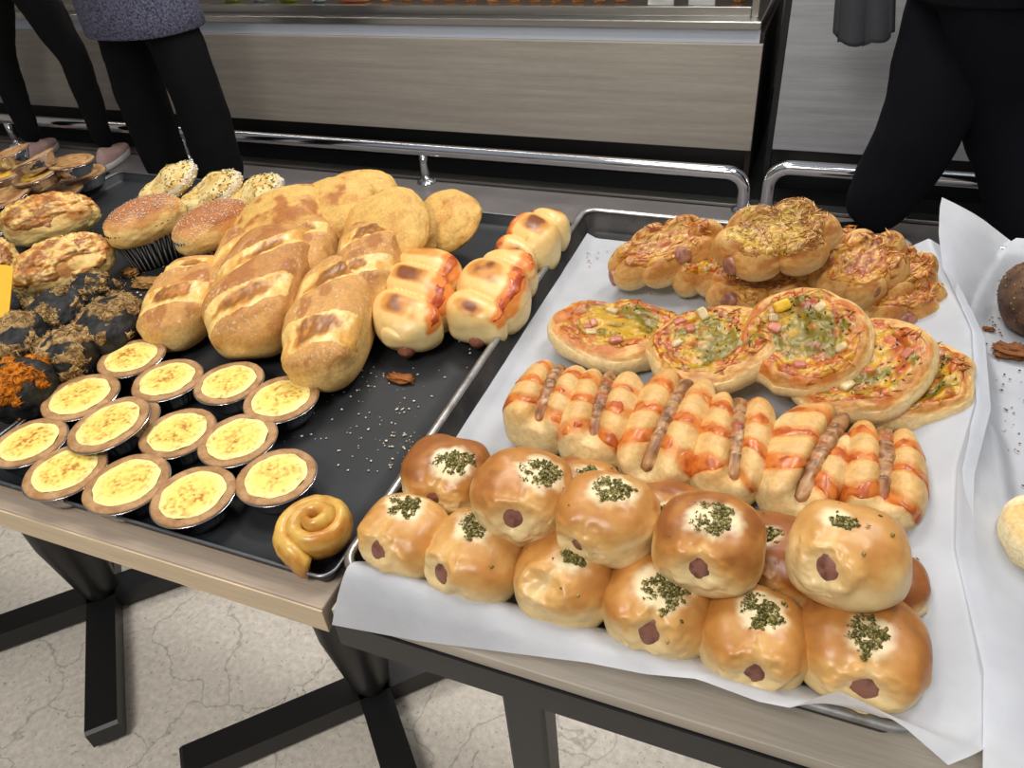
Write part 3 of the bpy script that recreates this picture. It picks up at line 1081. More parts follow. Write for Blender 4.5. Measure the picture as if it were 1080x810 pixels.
# ------------------------------------------------------------------ herb topped sausage buns
def sausage_bun(label, cx, cy, hw, zc, herb, saus, tone, seed, up=0.80, sr=0.0122, hole=False, hsz=0.40, e=2.55):
    ctr = P(cx, cy, zc)
    a = hw * mpp(ctr)
    radii = np.array([a, a * 0.96, a * up])
    U, F = csphere(50)
    hd = hitdir(*herb, ctr, radii)
    sd = hitdir(*saus, ctr, radii)
    nz = fbm(U * 1.5, seed, 2)
    ang_h = np.arccos(np.clip(U @ hd, -1, 1)); ang_s = np.arccos(np.clip(U @ sd, -1, 1))
    # seam running from the sausage up towards the herbs
    pl = np.cross(hd, sd); pl /= np.linalg.norm(pl) + 1e-9
    dist = np.abs(U @ pl)
    t = np.clip((U @ hd - U @ sd), -1, 1)
    seam = np.exp(-(dist / 0.10) ** 2) * (ang_h < 1.6) * (ang_s < 1.5) * sst(1.3, 0.4, ang_s)
    rag = ang_s * (1 + 0.28 * fbm(U * 5, seed + 31))
    R = 1 + 0.055 * nz + 0.008 * fbm(U * 4, seed + 5, 2)
    R -= 0.14 * np.exp(-(rag / 0.24) ** 2) - 0.05 * np.exp(-((rag - 0.42) / 0.13) ** 2)
    R -= 0.040 * seam
    R -= 0.035 * np.exp(-(ang_h / (hsz * 0.8)) ** 2)
    # creases fanning out around the sausage
    side = U @ np.cross(sd, [0, 0, 1.0])
    R += 0.020 * np.sin(side * 13 + seed + 2 * nz) * np.exp(-((ang_s - 0.50) / 0.28) ** 2)
    R += 0.0025 * fbm(U * 9, seed + 33, 2)
    V = shape(U, e) * radii * R[:, None]
    V = flat_bottom(V, -radii[2] * 0.86, 0.008)
    N = vnormals(V, F)
    # crust colour: browned on the crown, pale on the flanks, along the seam and round the herbs
    topn = U[:, 2] + 0.22 * nz + 0.10 * fbm(U * 3.3, seed + 2)
    b = sst(-0.15, 0.75, topn) * tone * 1.15
    b *= 1 - 0.75 * np.exp(-(ang_s / 0.46) ** 2)
    b *= 1 - 0.35 * seam
    b = b * (0.90 + 0.15 * sst(-0.4, 0.4, fbm(U * 2.6, seed + 35)))
    ring = sst(hsz + 0.16, hsz - 0.10, ang_h + 0.14 * fbm(U * 4, seed + 9))
    b = b * (1 - 0.2 * np.exp(-((ang_h - hsz - 0.2) / 0.2) ** 2))
    col = mixc(PALE, GOLD, sst(0.05, 0.42, b)); col = mixc(col, AMBER, sst(0.38, 0.74, b)); col = mixc(col, BROWN, sst(0.70, 1.08, b))
    col = mixc(col, lin((238, 220, 174)), ring * 0.9)
    dots = sst(0.72, 0.95, vnoise(U * 34, seed + 4)) * sst(0.2, 0.6, vnoise(U * 5, seed + 8)) * 0.35
    col = mixc(col, BROWN, dots * (1 - ring))
    base = np.array([0, 0, radii[2] * 0.84])
    loc = ctr - base
    th = thing('sausage_bun', label, 'sausage bun', loc, None, 'herb topped sausage buns at the tray front')
    mesh_obj('dough', V + base, F, 'egg_washed_crust', th, col)
    # herbs
    w = sst(hsz * 0.98, hsz * 0.5, ang_h + 0.18 * fbm(U * 5, seed + 3)) * (vnoise(U * 13, seed + 6) > -0.25) + 0.0004 * (U[:, 2] > 0)
    w[U @ hd < 0.5] = 0
    add_bits_on('dried_herbs', V + base, N, w, 420, (0.0014, 0.0010, 0.0004), HERB, 'crumbly', th, seed, 0.0005, 0.7)
    # sausage end
    s3 = sd * radii
    tipd = s3 / np.linalg.norm(s3)
    surf = shape(sd[None], e)[0] * radii
    out = -0.004 if hole else 0.0
    if hole: sr = sr * 0.55
    vv, ff = capsule(surf * 0.45, surf * 0.92 + tipd * out, sr, 18, 8, 0.42)
    cc = mixc(SAUS, SAUSD, sst(-0.2, 0.7, fbm(vv * 260, seed)))
    if hole: cc = cc * 0.5
    mesh_obj('sausage', vv + base, ff, 'sausage_skin', th, cc)
    return th


SB = [
    # label, centre px, half width, z, herb px, sausage px, tone
    ('pale herb topped sausage bun in the tray\'s front left corner, against the steel rim', 429, 566, 47, 0.786, (426, 532), (395, 582), 0.62, {}),
    ('herb topped sausage bun, second from left in front row, sausage end at its left', 503, 588, 52, 0.787, (500, 554), (463, 606), 0.60, {}),
    ('herb topped sausage bun with a small dark hole, third from left in front row', 597, 612, 54, 0.788, (603, 588), (572, 618), 0.74, {'hole': True, 'hsz': 0.24}),
    ('herb topped sausage bun in the middle of the front row, round sausage end facing forward', 693, 639, 58, 0.788, (699, 620), (684, 670), 0.74, {'hsz': 0.40}),
    ('herb topped sausage bun with a shiny orange patch, second from right in front row', 795, 675, 57, 0.788, (804, 645), (797, 712), 0.70, {}),
    ('largest golden herb topped sausage bun at the right end of the front row', 906, 683, 67, 0.790, (916, 670), (915, 732), 0.80, {'hsz': 0.30, 'up': 0.72}),
    ('deep brown herb topped sausage bun beside the steel rim, behind the corner bun', 471, 503, 47, 0.792, (476, 487), (456, 528), 1.08, {}),
    ('herb topped sausage bun lying on top, leftmost of the upper row', 551, 522, 54, 0.822, (568, 496), (541, 548), 0.84, {}),
    ('herb topped sausage bun on top with a wrinkled pale side, second of upper row', 641, 546, 53, 0.825, (646, 515), (606, 577), 0.72, {'sr': 0.007}),
    ('glossy dark golden herb topped sausage bun on top at the middle of the upper row', 748, 572, 57, 0.830, (752, 546), (735, 602), 1.00, {'sr': 0.012}),
    ('pale lopsided sausage bun on top at right with a torn sausage hole', 893, 586, 60, 0.834, (885, 548), (870, 601), 0.58, {'hsz': 0.22}),
    ('half hidden sausage bun wedged behind the two upper left buns', 613, 522, 42, 0.786, (622, 499), (590, 540), 0.85, {'hsz': 0.26}),
    ('half hidden sausage bun wedged behind the glossy dark golden bun, on its left', 708, 548, 44, 0.786, (702, 545), (697, 554), 0.9, {'hsz': 0.28}),
    ('deep brown sausage bun tucked between the glossy bun and the pale lopsided bun', 820, 590, 52, 0.786, (806, 566), (790, 614), 1.15, {'hsz': 0.2}),
    ('glossy brown sausage bun at the far right, half under the pale lopsided bun', 936, 618, 40, 0.786, (925, 580), (960, 655), 1.12, {'hsz': 0.2}),
]
for i, (lab, cx, cy, hw, z, hb, sg, tone, kw) in enumerate(SB):
    sausage_bun(lab, cx, cy, hw, z, hb, sg, tone, 11 + i * 7, **kw)


# ------------------------------------------------------------------ long sausage buns with ketchup stripes
def hotdog_bun(label, front, back, width, seed, slit0=(0.0, -0.75), slit1=(0.05, 0.85), stripes=4, phase=0.0, h=0.060, sw=0.0064):
    pf, pb = P(*front, 0.778), P(*back, 0.786)
    mid = (pf + pb) / 2
    Rm, L = frame_from(pf * (1, 1, 0), pb * (1, 1, 0))
    a = width / 2 * mpp(mid)
    rad = np.array([a, L / 2 * 1.02, h / 2])
    U, F = csphere(52)
    nz = fbm(U * 1.8, seed, 3)
    # slit line across the crown from front to back, in unit coordinates
    sx = slit0[0] + (slit1[0] - slit0[0]) * (U[:, 1] - slit0[1]) / (slit1[1] - slit0[1])
    inr = sst(slit0[1] - 0.12, slit0[1] + 0.12, U[:, 1]) * sst(slit1[1] + 0.16, slit1[1] - 0.05, U[:, 1])
    dx = U[:, 0] - sx
    groove = np.exp(-(dx / 0.17) ** 2) * inr * sst(-0.1, 0.3, U[:, 2])
    lobes = np.exp(-((np.abs(dx) - 0.42) / 0.28) ** 2) * inr * sst(0.0, 0.5, U[:, 2])
    R = 1 + 0.03 * nz - 0.42 * groove + 0.09 * lobes
    R += 0.016 * lobes * np.cos(U[:, 1] * stripes * 3.1 + phase + np.sign(dx) * 0.5 + 2.4)
    V = shape(U, 2.7) * rad * R[:, None]
    V = flat_bottom(V, -rad[2] * 0.9, 0.006)
    # ketchup bands
    ph = U[:, 1] * (stripes * 3.1) + phase + np.sign(dx) * 0.5 + 0.5 * dx + 0.55 * fbm(U * 2.2, seed + 3)
    band = np.cos(ph) * 0.5 + 0.5
    lim = sst(-0.05, 0.20, U[:, 2]) * sst(-0.92, -0.70, U[:, 1])
    band = band * lim * (0.88 + 0.3 * vnoise(U * 3, seed + 12))
    V[:, 2] -= 0.0012 * sst(0.5, 0.8, band)
    N = vnormals(V, F)
    base = np.array([0, 0, rad[2] * 0.9])
    b = sst(0.0, 0.9, U[:, 2] + 0.25 * nz) * 0.46 + 0.30 * sst(0.4, 0.95, U[:, 1])
    col = mixc(PALE, GOLD, sst(0.1, 0.55, b)); col = mixc(col, AMBER, sst(0.5, 0.9, b + 0.2 * nz))
    stain = sst(0.35, 0.72, band)
    col = mixc(col, lin((204, 122, 50)), stain * 0.85)
    col = mixc(col, lin((150, 70, 30)), sst(0.4, 0.9, groove) * 0.7)
    mid = np.array([mid[0], mid[1], ZP + 0.0022])
    th = thing('ketchup_sausage_bun', label, 'sausage bun', mid, Rm, 'ketchup striped sausage buns in the middle row')
    mesh_obj('dough', V + base, F, 'pizza_crust', th, col)
    m = sst(0.68, 0.90, band + 0.22 * vnoise(U * 7, seed + 2)) * 1.2 - 0.15
    sv, sf, us = shell(V, F, N, m, 0.0009, 0.0007)
    kc = mixc(lin((206, 118, 48)), lin((172, 80, 30)), sst(-0.3, 0.5, fbm(sv * 160, seed)))
    mesh_obj('ketchup_drizzle', sv + base, sf, 'ketchup', th, kc)
    # sausage lying in the slit, scored along its length
    y0, y1 = slit0[1] * rad[1] * 0.98, slit1[1] * rad[1] * 0.97
    p0 = np.array([slit0[0] * rad[0], y0, base[2] + rad[2] * 0.30]); p1 = np.array([slit1[0] * rad[0], y1, base[2] + rad[2] * 0.44])
    vv, ff = capsule(p0, p1, sw, 18, 44, 0.8, bend=rad[2] * 0.40, lump=0.0)
    q = np.linspace(0, 1, len(vv))
    yy = (vv[:, 1] - y0) / (y1 - y0)
    lump = 0.06 * np.sin(yy * 42 + seed) + 0.16 * fbm(vv * 240, seed, 2)
    cen = p0 + (p1 - p0) * yy[:, None]; cen[:, 2] += rad[2] * 0.40 * 4 * yy * (1 - yy)
    vv = cen + (vv - cen) * (1 + lump)[:, None]
    sc = mixc(lin((172, 126, 80)), lin((114, 72, 40)), sst(-0.3, 0.5, fbm(vv * 200, seed + 1)))
    sc = mixc(sc, lin((160, 66, 32)), sst(0.2, 0.6, fbm(vv * 90, seed + 21)) * 0.7)
    sc = mixc(sc, lin((206, 176, 134)), sst(0.35, 0.7, fbm(vv * 330, seed + 5)) * 0.7)
    mesh_obj('sausage', vv, ff, 'sausage_skin', th, sc)
    return th


HB = [
    ('ketchup striped sausage bun at the left end of the middle row, nearest the parchment edge', (557, 470), (597, 398), 82, (0.18, -0.80), (-0.05, 0.9), 4, 0.4),
    ('ketchup striped sausage bun second from left in the middle row, straight slit', (620, 492), (650, 405), 86, (0.02, -0.78), (-0.1, 0.9), 4, 2.2),
    ('ketchup striped sausage bun third from left in the middle row, long slanting sausage', (684, 520), (722, 408), 90, (-0.12, -0.90), (0.12, 0.86), 4.4, 1.0),
    ('ketchup striped sausage bun third from right in the middle row, beside the slanting one', (758, 530), (784, 432), 84, (0.22, -0.84), (-0.1, 0.9), 4, 3.0),
    ('ketchup striped sausage bun with a wide left lobe, sausage at its right, second from right', (830, 548), (862, 442), 88, (0.15, -0.9), (0.60, 0.9), 4, 0.2),
    ('ketchup striped sausage bun at the right end of the middle row beside the paper wall', (925, 565), (928, 464), 88, (-0.02, -0.75), (0.0, 0.92), 4, 1.8),
]
for i, (lab, fpx, bpx, wpx, s0, s1, st, phs) in enumerate(HB):
    hotdog_bun(lab, fpx, bpx, wpx, 200 + 9 * i, s0, s1, st, phs)


# ------------------------------------------------------------------ flat pizza breads
def cube_bits(name, parent, V, N, idx, sz, colour, seed, mat='melted_topping', label=None):
    """chunky rounded dice sitting on the topping, each a child of its own"""
    r = np.random.default_rng(seed)
    for i in idx:
        U, F = csphere(5)
        s = sz * r.uniform(0.8, 1.25, 3) * np.array([1.25, 0.9, 0.55])
        v = shape(U, 5) * s
        z = N[i]; x = np.cross(r.normal(0, 1, 3), z); x /= np.linalg.norm(x); y = np.cross(z, x)
        v = v[:, 0:1] * x + v[:, 1:2] * y + v[:, 2:3] * z + V[i] + z * sz * 0.05
        c = const(len(v), colour) * (1 + 0.15 * fbm(v * 300, seed + int(i) % 50))[:, None]
        mesh_obj(name, v, F, mat, parent, c)


def pizza_bread(label, cx, cy, hw, z, n, asp, yaw, seed, th_=0.021, heart=0.0, egg=False, dice=6):
    ctr = P(cx, cy, z)
    Rm = tilt_frame(n[0], n[1], yaw)
    a = hw * mpp(ctr)
    U, F = csphere(56)
    th = np.arctan2(U[:, 1], U[:, 0])
    rho = np.clip(np.sqrt(U[:, 0] ** 2 + U[:, 1] ** 2), 0, 1)
    out = 1 + 0.07 * fbm(np.c_[np.cos(th), np.sin(th), np.zeros_like(th)] * 1.9, seed) - heart * np.exp(-((th - 1.75) / 0.30) ** 2)
    nz = fbm(U * 2.2, seed + 1)
    prof = np.sign(U[:, 2]) * (1 - rho ** 3.0 + 1e-6) ** 0.55
    zz = th_ * prof * (1 + 0.24 * nz)
    dish = np.exp(-(rho / 0.66) ** 4) * (U[:, 2] > 0)
    zz -= dish * th_ * 0.55
    zz += (U[:, 2] > 0) * 0.0012 * fbm(U * 6, seed + 4) * (rho < 0.95)
    rr = rho ** 0.80
    V = np.stack([a * rr * out * np.cos(th), a * asp * rr * out * np.sin(th), zz], 1)
    V[:, 2] = np.where(U[:, 2] < 0, np.maximum(V[:, 2], -th_ * 0.55), V[:, 2])
    N = vnormals(V, F)
    upf = sst(0.0, 0.25, U[:, 2])
    sa = sst(-0.3, 0.5, fbm(U * 3.2, seed + 7))
    b = upf * (0.45 + 0.5 * sa) * sst(0.99, 0.86, rho)
    col = mixc(PALE, GOLD, sst(0.05, 0.5, b)); col = mixc(col, AMBER, sst(0.45, 0.95, b))
    # sauce runs onto the rim
    run = upf * sst(-0.05, 0.35, fbm(np.c_[np.cos(th) * 3.2, np.sin(th) * 3.2, rho * 1.2], seed + 15)) * sst(0.985, 0.82, rho)
    col = mixc(col, lin((190, 106, 38)), run * 0.9)
    fleck = upf * sst(0.55, 0.8, vnoise(U * 26, seed + 17)) * sst(-0.1, 0.4, vnoise(U * 5, seed + 18))
    col = mixc(col, lin((120, 92, 36)), fleck * 0.55)
    base = np.array([0, 0, 0.0])
    t = thing('pizza_bread', label, 'pizza bread', ctr, Rm, 'herb and cheese pizza breads')
    mesh_obj('dough', V, F, 'pizza_crust', t, col)
    # melted topping
    edge = rho + 0.16 * fbm(U * 3.0, seed + 8)
    mk = sst(0.80, 0.58, edge) * upf
    mk = np.where(U[:, 2] > 0.05, mk, -1) - 0.05
    lum = 0.55 + 0.45 * fbm(U * 7, seed + 9) + 0.35 * fbm(U * 16, seed + 10)
    sv, sf, us = shell(V, F, N, mk * np.clip(lum, 0.25, 1.4), 0.0032, 0.0012)
    uu = U[us]; rs = rho[us]
    f1, f2, f3 = fbm(uu * 3.4, seed + 20), fbm(uu * 7, seed + 21), fbm(uu * 13, seed + 22)
    yellow, olive, orange, red, dark, cheese = [lin(c) for c in ((206, 160, 40), (132, 118, 34), (200, 104, 30), (158, 66, 26), (104, 72, 28), (220, 178, 84))]
    tc = mixc(yellow, olive, sst(-0.15, 0.35, f1 + 0.3 * f3 - 0.5 * (rs - 0.4)))
    tc = mixc(tc, orange, sst(-0.10, 0.40, f2 * 0.8 + 1.2 * (rs - 0.50)))
    tc = mixc(tc, red, sst(0.25, 0.6, f2 * 0.6 + 0.7 * f3 + 0.5 * (rs - 0.45)) * 0.75)
    tc = mixc(tc, cheese, sst(0.3, 0.7, fbm(uu * 10, seed + 25)) * 0.4)
    tc = mixc(tc, dark, sst(0.35, 0.7, fbm(uu * 17, seed + 26)) * 0.6)
    tc = tc * np.array([0.86, 0.84, 0.74])
    cheese_o = mesh_obj('melted_cheese_topping', sv, sf, 'melted_topping', t, tc)
    ns = N[us]
    add_bits_on('dried_herbs', sv, ns, (rs < 0.6) * (f1 > -0.2) + 0.05, 90, (0.0018, 0.0007, 0.0004), [lin((96, 92, 44)), lin((74, 72, 36)), lin((112, 84, 44))], 'crumbly', t, seed, 0.0004, 0.75)
    r = np.random.default_rng(seed)
    cand = np.where(rs < 0.62)[0]
    kinds = (('ham_piece', lin((190, 116, 92)), 0.0046), ('onion_piece', lin((200, 176, 126)), 0.0046), ('egg_piece', lin((230, 184, 48)), 0.006))
    for k in range(dice):
        nm, c, sz = kinds[[0, 1, 0, 1, 2, 1, 0, 1][k % 8] if egg else [0, 1, 0, 1][k % 4]]
        cube_bits(nm, t, sv, ns, [int(r.choice(cand))], sz, c, seed + k)
    # baked shreds along the rim
    w = ((rs > 0.6) & (mk[us] > 0)) * 1.0
    add_bits_on('cheese_shreds', sv, ns, w, 34, (0.0050, 0.0009, 0.0007), [lin((186, 116, 48)), lin((150, 84, 36)), lin((206, 150, 74))], 'melted_topping', t, seed + 40, 0.0004, 0.85)
    return t


pizza_bread('heart shaped pizza bread at left end of the front pizza row, lying flat', 652, 351, 76, 0.776, (0.10, 0.04), 0.80, 0.32, 301, heart=0.30, dice=5)
pizza_bread('herb covered pizza bread second from left, leaning on its right neighbour', 749, 368, 70, 0.797, (-0.16, -0.14), 0.92, 0.45, 311, dice=4)
pizza_bread('pizza bread with yellow egg pieces in the middle of the front pizza row', 848, 361, 69, 0.814, (-0.18, -0.38), 0.98, 0.9, 321, egg=True, dice=6)
pizza_bread('orange sauced pizza bread right of the egg one, second from right', 905, 389, 74, 0.805, (-0.26, -0.26), 0.92, 0.5, 331, dice=6)
pizza_bread('pizza bread at the right end of the front pizza row, beside the paper wall', 955, 406, 67, 0.791, (-0.27, -0.14), 0.92, 0.5, 341, dice=4)


# ------------------------------------------------------------------ scalloped sausage breads in the pile behind
def flower_bread(label, cx, cy, hw, z, n, asp, yaw, seed, lobes=7, th_=0.025, topping='cheese', slices=(), kind='scalloped sausage breads in the back pile', name='sausage_flower_bread'):
    """bread whose rim is a ring of plump lobes, some holding a sausage slice"""
    ctr = P(cx, cy, z)
    Rm = tilt_frame(n[0], n[1], yaw)
    a = hw * mpp(ctr)
    U, F = csphere(54)
    th = np.arctan2(U[:, 1], U[:, 0])
    rho = np.clip(np.sqrt(U[:, 0] ** 2 + U[:, 1] ** 2), 0, 1)
    ph = th * lobes / 2
    lob = np.abs(np.cos(ph))
    out = 0.80 + 0.20 * lob ** 0.55 + 0.03 * fbm(np.c_[np.cos(th), np.sin(th), np.zeros_like(th)] * 1.6, seed)
    nz = fbm(U * 2.4, seed + 1)
    prof = np.sign(U[:, 2]) * (1 - rho ** 2.8 + 1e-6) ** 0.55
    zz = th_ * prof * (0.72 + 0.48 * lob ** 0.7 * sst(0.35, 0.75, rho)) * (1 + 0.1 * nz)
    zz -= np.exp(-(rho / 0.5) ** 4) * (U[:, 2] > 0) * th_ * 0.15
    rr = rho ** 0.82
    V = np.stack([a * rr * out * np.cos(th), a * asp * rr * out * np.sin(th), zz], 1)
    V[:, 2] = np.where(U[:, 2] < 0, np.maximum(V[:, 2], -th_ * 0.6), V[:, 2])
    N = vnormals(V, F)
    b = sst(-0.4, 0.4, U[:, 2] + 0.3 * nz) * (0.46 + 0.35 * sst(-0.3, 0.5, fbm(U * 3, seed + 3)))
    col = mixc(PALE, GOLD, sst(0.05, 0.42, b)); col = mixc(col, AMBER, sst(0.42, 0.9, b))
    col = mixc(col, lin((176, 104, 46)), sst(0.1, 0.5, fbm(U * 4, seed + 15)) * sst(0.1, 0.4, U[:, 2]) * 0.7)
    t = thing(name, label, 'sausage bread', ctr, Rm, kind)
    mesh_obj('dough', V, F, 'pizza_crust', t, col)
    upf = sst(0.05, 0.25, U[:, 2])
    mk = sst(0.76, 0.52, rho + 0.16 * fbm(U * 3.6, seed + 8)) * upf
    mk = np.where(U[:, 2] > 0.05, mk, -1) - 0.05
    lum = 0.6 + 0.5 * fbm(U * 7, seed + 9) + 0.4 * fbm(U * 15, seed + 10)
    sv, sf, us = shell(V, F, N, mk * np.clip(lum, 0.2, 1.5), 0.004, 0.0012)
    uu = U[us]
    f1, f2, f3 = fbm(uu * 3.4, seed + 20), fbm(uu * 7, seed + 21), fbm(uu * 14, seed + 22)
    if topping == 'floss':
        tc = mixc(lin((206, 156, 72)), lin((178, 120, 62)), sst(-0.3, 0.3, f2))
        tc = mixc(tc, lin((216, 176, 70)), sst(0.1, 0.5, f1 + 0.1))
    elif topping == 'egg':
        tc = mixc(lin((236, 176, 44)), lin((170, 130, 50)), sst(-0.1, 0.4, f1))
        tc = mixc(tc, lin((190, 84, 26)), sst(0.1, 0.5, f2))
    else:
        tc = mixc(lin((212, 156, 68)), lin((186, 104, 42)), sst(-0.25, 0.35, f2))
        tc = mixc(tc, lin((154, 66, 30)), sst(0.15, 0.5, f1 * 0.6 + f3 * 0.7) * 0.8)
        tc = mixc(tc, lin((226, 184, 96)), sst(0.2, 0.6, fbm(uu * 9, seed + 27)) * 0.45)
    tc = tc * 0.80
    mesh_obj('baked_topping', sv, sf, 'melted_topping', t, tc)
    ns = N[us]
    if topping == 'floss':
        add_bits_on('meat_floss', sv, ns, np.ones(len(sv)), 480, (0.0048, 0.0006, 0.0006), [lin((196, 144, 84)), lin((222, 182, 122)), lin((160, 106, 58))], 'crumbly', t, seed, 0.0006, 0.72)
    else:
        add_bits_on('cheese_shreds', sv, ns, np.ones(len(sv)), 60, (0.0055, 0.0009, 0.0008), [lin((196, 128, 52)), lin((170, 94, 38)), lin((220, 168, 88))], 'melted_topping', t, seed + 40, 0.0004, 0.8)
    for (sx, sy) in slices:   # sausage slices showing in the lobes, at measured spots
        d = hitdir(sx, sy, ctr, np.array([a * 0.93, a * asp * 0.93, th_ * 1.25]), Rm)
        s3 = d * np.array([a * 0.93, a * asp * 0.93, th_ * 1.1])
        ax = np.array([d[0], d[1], d[2] * 0.9 + 0.25]); ax /= np.linalg.norm(ax)
        vv, ff = capsule(s3 - ax * 0.026, s3 + ax * 0.0035, 0.0095, 18, 6, 0.30)
        mesh_obj('sausage', vv, ff, 'sausage_skin', t, mixc(lin((170, 118, 94)), lin((132, 82, 64)), sst(-0.3, 0.5, fbm(vv * 220, seed))))
    return t


fb = flower_bread
fb('long scalloped sausage bread at left end of the back pile, slanting up rightward', 702, 267, 66, 0.800, (-0.10, -0.35), 0.55, 0.62, 401, 7, slices=((646, 294), (720, 268)))
fb('scalloped bread with bright yellow egg topping, second from left in the back pile', 752, 276, 52, 0.792, (-0.15, -0.30), 0.70, 0.9, 411, 6, topping='egg')
fb('sausage bread under the floss topped one, low in the middle of the back pile', 800, 306, 58, 0.782, (0.0, -0.25), 0.62, 0.25, 421, 7, slices=((768, 316),))
fb('floss topped bread lying highest on the back pile', 818, 254, 66, 0.845, (-0.10, -0.40), 0.72, 0.30, 431, 6, topping='floss', slices=((770, 281),))
fb('scalloped bread half hidden behind the floss topped one, on its right', 868, 272, 44, 0.812, (0.0, -0.25), 0.8, 0.8, 441, 6)
fb('scalloped sausage bread right of the floss topped one, sausage slice at its front', 908, 284, 54, 0.815, (-0.05, -0.42), 0.80, 0.9, 451, 6, slices=((919, 304),))
fb('scalloped sausage bread low at the right end of the back pile beside the paper wall', 948, 322, 48, 0.786, (0.0, -0.22), 0.72, 0.35, 461, 6, slices=((957, 339),))
fb('scalloped bread at the rear right of the back pile, behind the low right one', 948, 296, 44, 0.800, (0.0, -0.30), 0.7, 0.7, 471, 6)
fb('scalloped bread at the bottom of the back pile, under the right sausage slice bread', 862, 322, 56, 0.774, (0.0, -0.10), 0.6, 0.2, 481, 6)


# ================================================================== left trays
ZB = 0.7529   # floor of the dark trays


def custard_tart(label, cx, cy, hw, seed, ztop=0.7775, n=(0, 0)):
    ctr = P(cx, cy, ztop)
    a = hw * mpp(ctr)
    h = ztop - ZB if n == (0, 0) else 0.0235
    Rm = tilt_frame(n[0], n[1], seed * 1.3)
    loc = ctr - Rm[:, 2] * h
    t = thing('custard_tart', label, 'tart', loc, Rm, 'custard tarts in foil cups')
    k = np.array([1, 1, 1])
    flute = lambda an, r, z: 1 + 0.020 * np.cos(an * 36) * (0.2 < z / h < 0.84)
    V, F = lathe([(0, 0), (a * 0.66, 0), (a * 0.69, 0.001), (a * 0.80, h * 0.35), (a * 0.92, h * 0.80), (a * 0.965, h * 0.86), (a * 1.005, h * 0.885), (a * 1.0, h * 0.905), (a * 0.94, h * 0.89)], 144, flute)
    mesh_obj('foil_cup', V, F, 'foil', t)
    wob = lambda an, r, z: 1 + 0.010 * np.sin(an * 3 + seed) + 0.006 * np.sin(an * 7 + seed * 2)
    V, F = lathe([(a * 0.90, h * 0.84), (a * 0.975, h * 0.90), (a * 0.985, h * 0.93), (a * 0.965, h * 0.975), (a * 0.90, h), (a * 0.80, h * 1.0), (a * 0.765, h * 0.985), (a * 0.745, h * 0.93)], 96, wob)
    V = V + 0.0003 * fbm(V * 180, seed)[:, None]
    mesh_obj('crust', V, F, 'matt_crust', t, mixc(lin((178, 138, 96)), lin((158, 116, 74)), sst(-0.4, 0.5, fbm(V * 120, seed + 3))))
    # custard: fine polar grid, browned flecks towards the middle
    rs = np.linspace(0, 1, 30); an = np.linspace(0, 2 * math.pi, 96, endpoint=False)
    pts = []
    for r in rs:
        rr = a * 0.765 * r * (1 + (0.018 * np.sin(an * 5 + seed) + 0.014 * np.sin(an * 9 + 2 * seed)) * r)
        pts.append(np.stack([rr * np.cos(an), rr * np.sin(an), np.full(96, h * (0.985 + 0.05 * (1 - r ** 6)))], 1))
    V = np.concatenate(pts)
    q = np.arange(30 * 96).reshape(30, 96)
    F = np.stack([q[:-1], np.roll(q[:-1], -1, 1), np.roll(q[1:], -1, 1), q[1:]], -1).reshape(-1, 4)[:, ::-1]
    V[:, 2] += 0.0005 * fbm(V * 130, seed + 5)
    r = np.repeat(rs, 96)
    off = np.random.default_rng(seed).normal(0, 0.10, 2)
    rc = np.hypot(V[:, 0] / a - off[0], V[:, 1] / a - off[1]) / 0.765
    p2 = V * np.array([1, 1, 0])
    f = 0.65 * fbm(p2 * 420, seed + 1, 2) + 0.5 * fbm(p2 * 120, seed + 2)
    br = sst(0.05, 0.65, f + 0.62 * (1 - rc * 1.25))
    col = mixc(lin((240, 214, 112)), lin((242, 226, 146)), sst(0.6, 0.95, r))
    col = mixc(col, lin((214, 148, 56)), br * 0.55)
    col = mixc(col, lin((160, 90, 30)), sst(0.62, 1.0, f + 0.60 * (1 - rc * 1.2)) * 0.75)
    mesh_obj('custard', V, F, 'custard', t, col)
    return t


CT = [
    ('custard tart at the far left of the front edge, cut by the photo\'s left side', 30, 465, 39, {}),
    ('custard tart second from left along the tray\'s front edge', 68, 495, 43, {}),
    ('custard tart third from left along the tray\'s front edge', 133, 508, 45, {}),
    ('custard tart second from right along the tray\'s front edge', 203, 521, 45, {}),
    ('custard tart nearest the swirl pastry, right end of the front row', 291, 501, 43, {}),
    ('custard tart with a torn skin beside the dark bread tray, left end of its row', 84, 417, 40, {}),
    ('custard tart tipped onto another tart\'s rim, in the left middle', 114, 446, 44, {'ztop': 0.787, 'n': (-0.10, -0.06)}),
    ('custard tart mostly hidden under the tipped one, only its crust showing', 127, 442, 40, {'ztop': 0.7745}),
    ('custard tart in the middle row between the tipped tart and another', 187, 455, 40, {}),
    ('custard tart at the right end of the middle row', 250, 462, 42, {}),
    ('custard tart farthest back, directly in front of the smallest slashed loaf', 138, 376, 35, {}),
    ('custard tart second in the back row, right of the farthest one', 176, 399, 37, {}),
    ('custard tart third in the back row, in front of the twisted loaf', 241, 402, 37, {}),
    ('custard tart at the right end of the back row, beside the widest open tray space', 296, 419, 40, {}),
]
for i, (lab, cx, cy, hw, kw) in enumerate(CT):
    custard_tart(lab, cx, cy, hw, 500 + i, **kw)

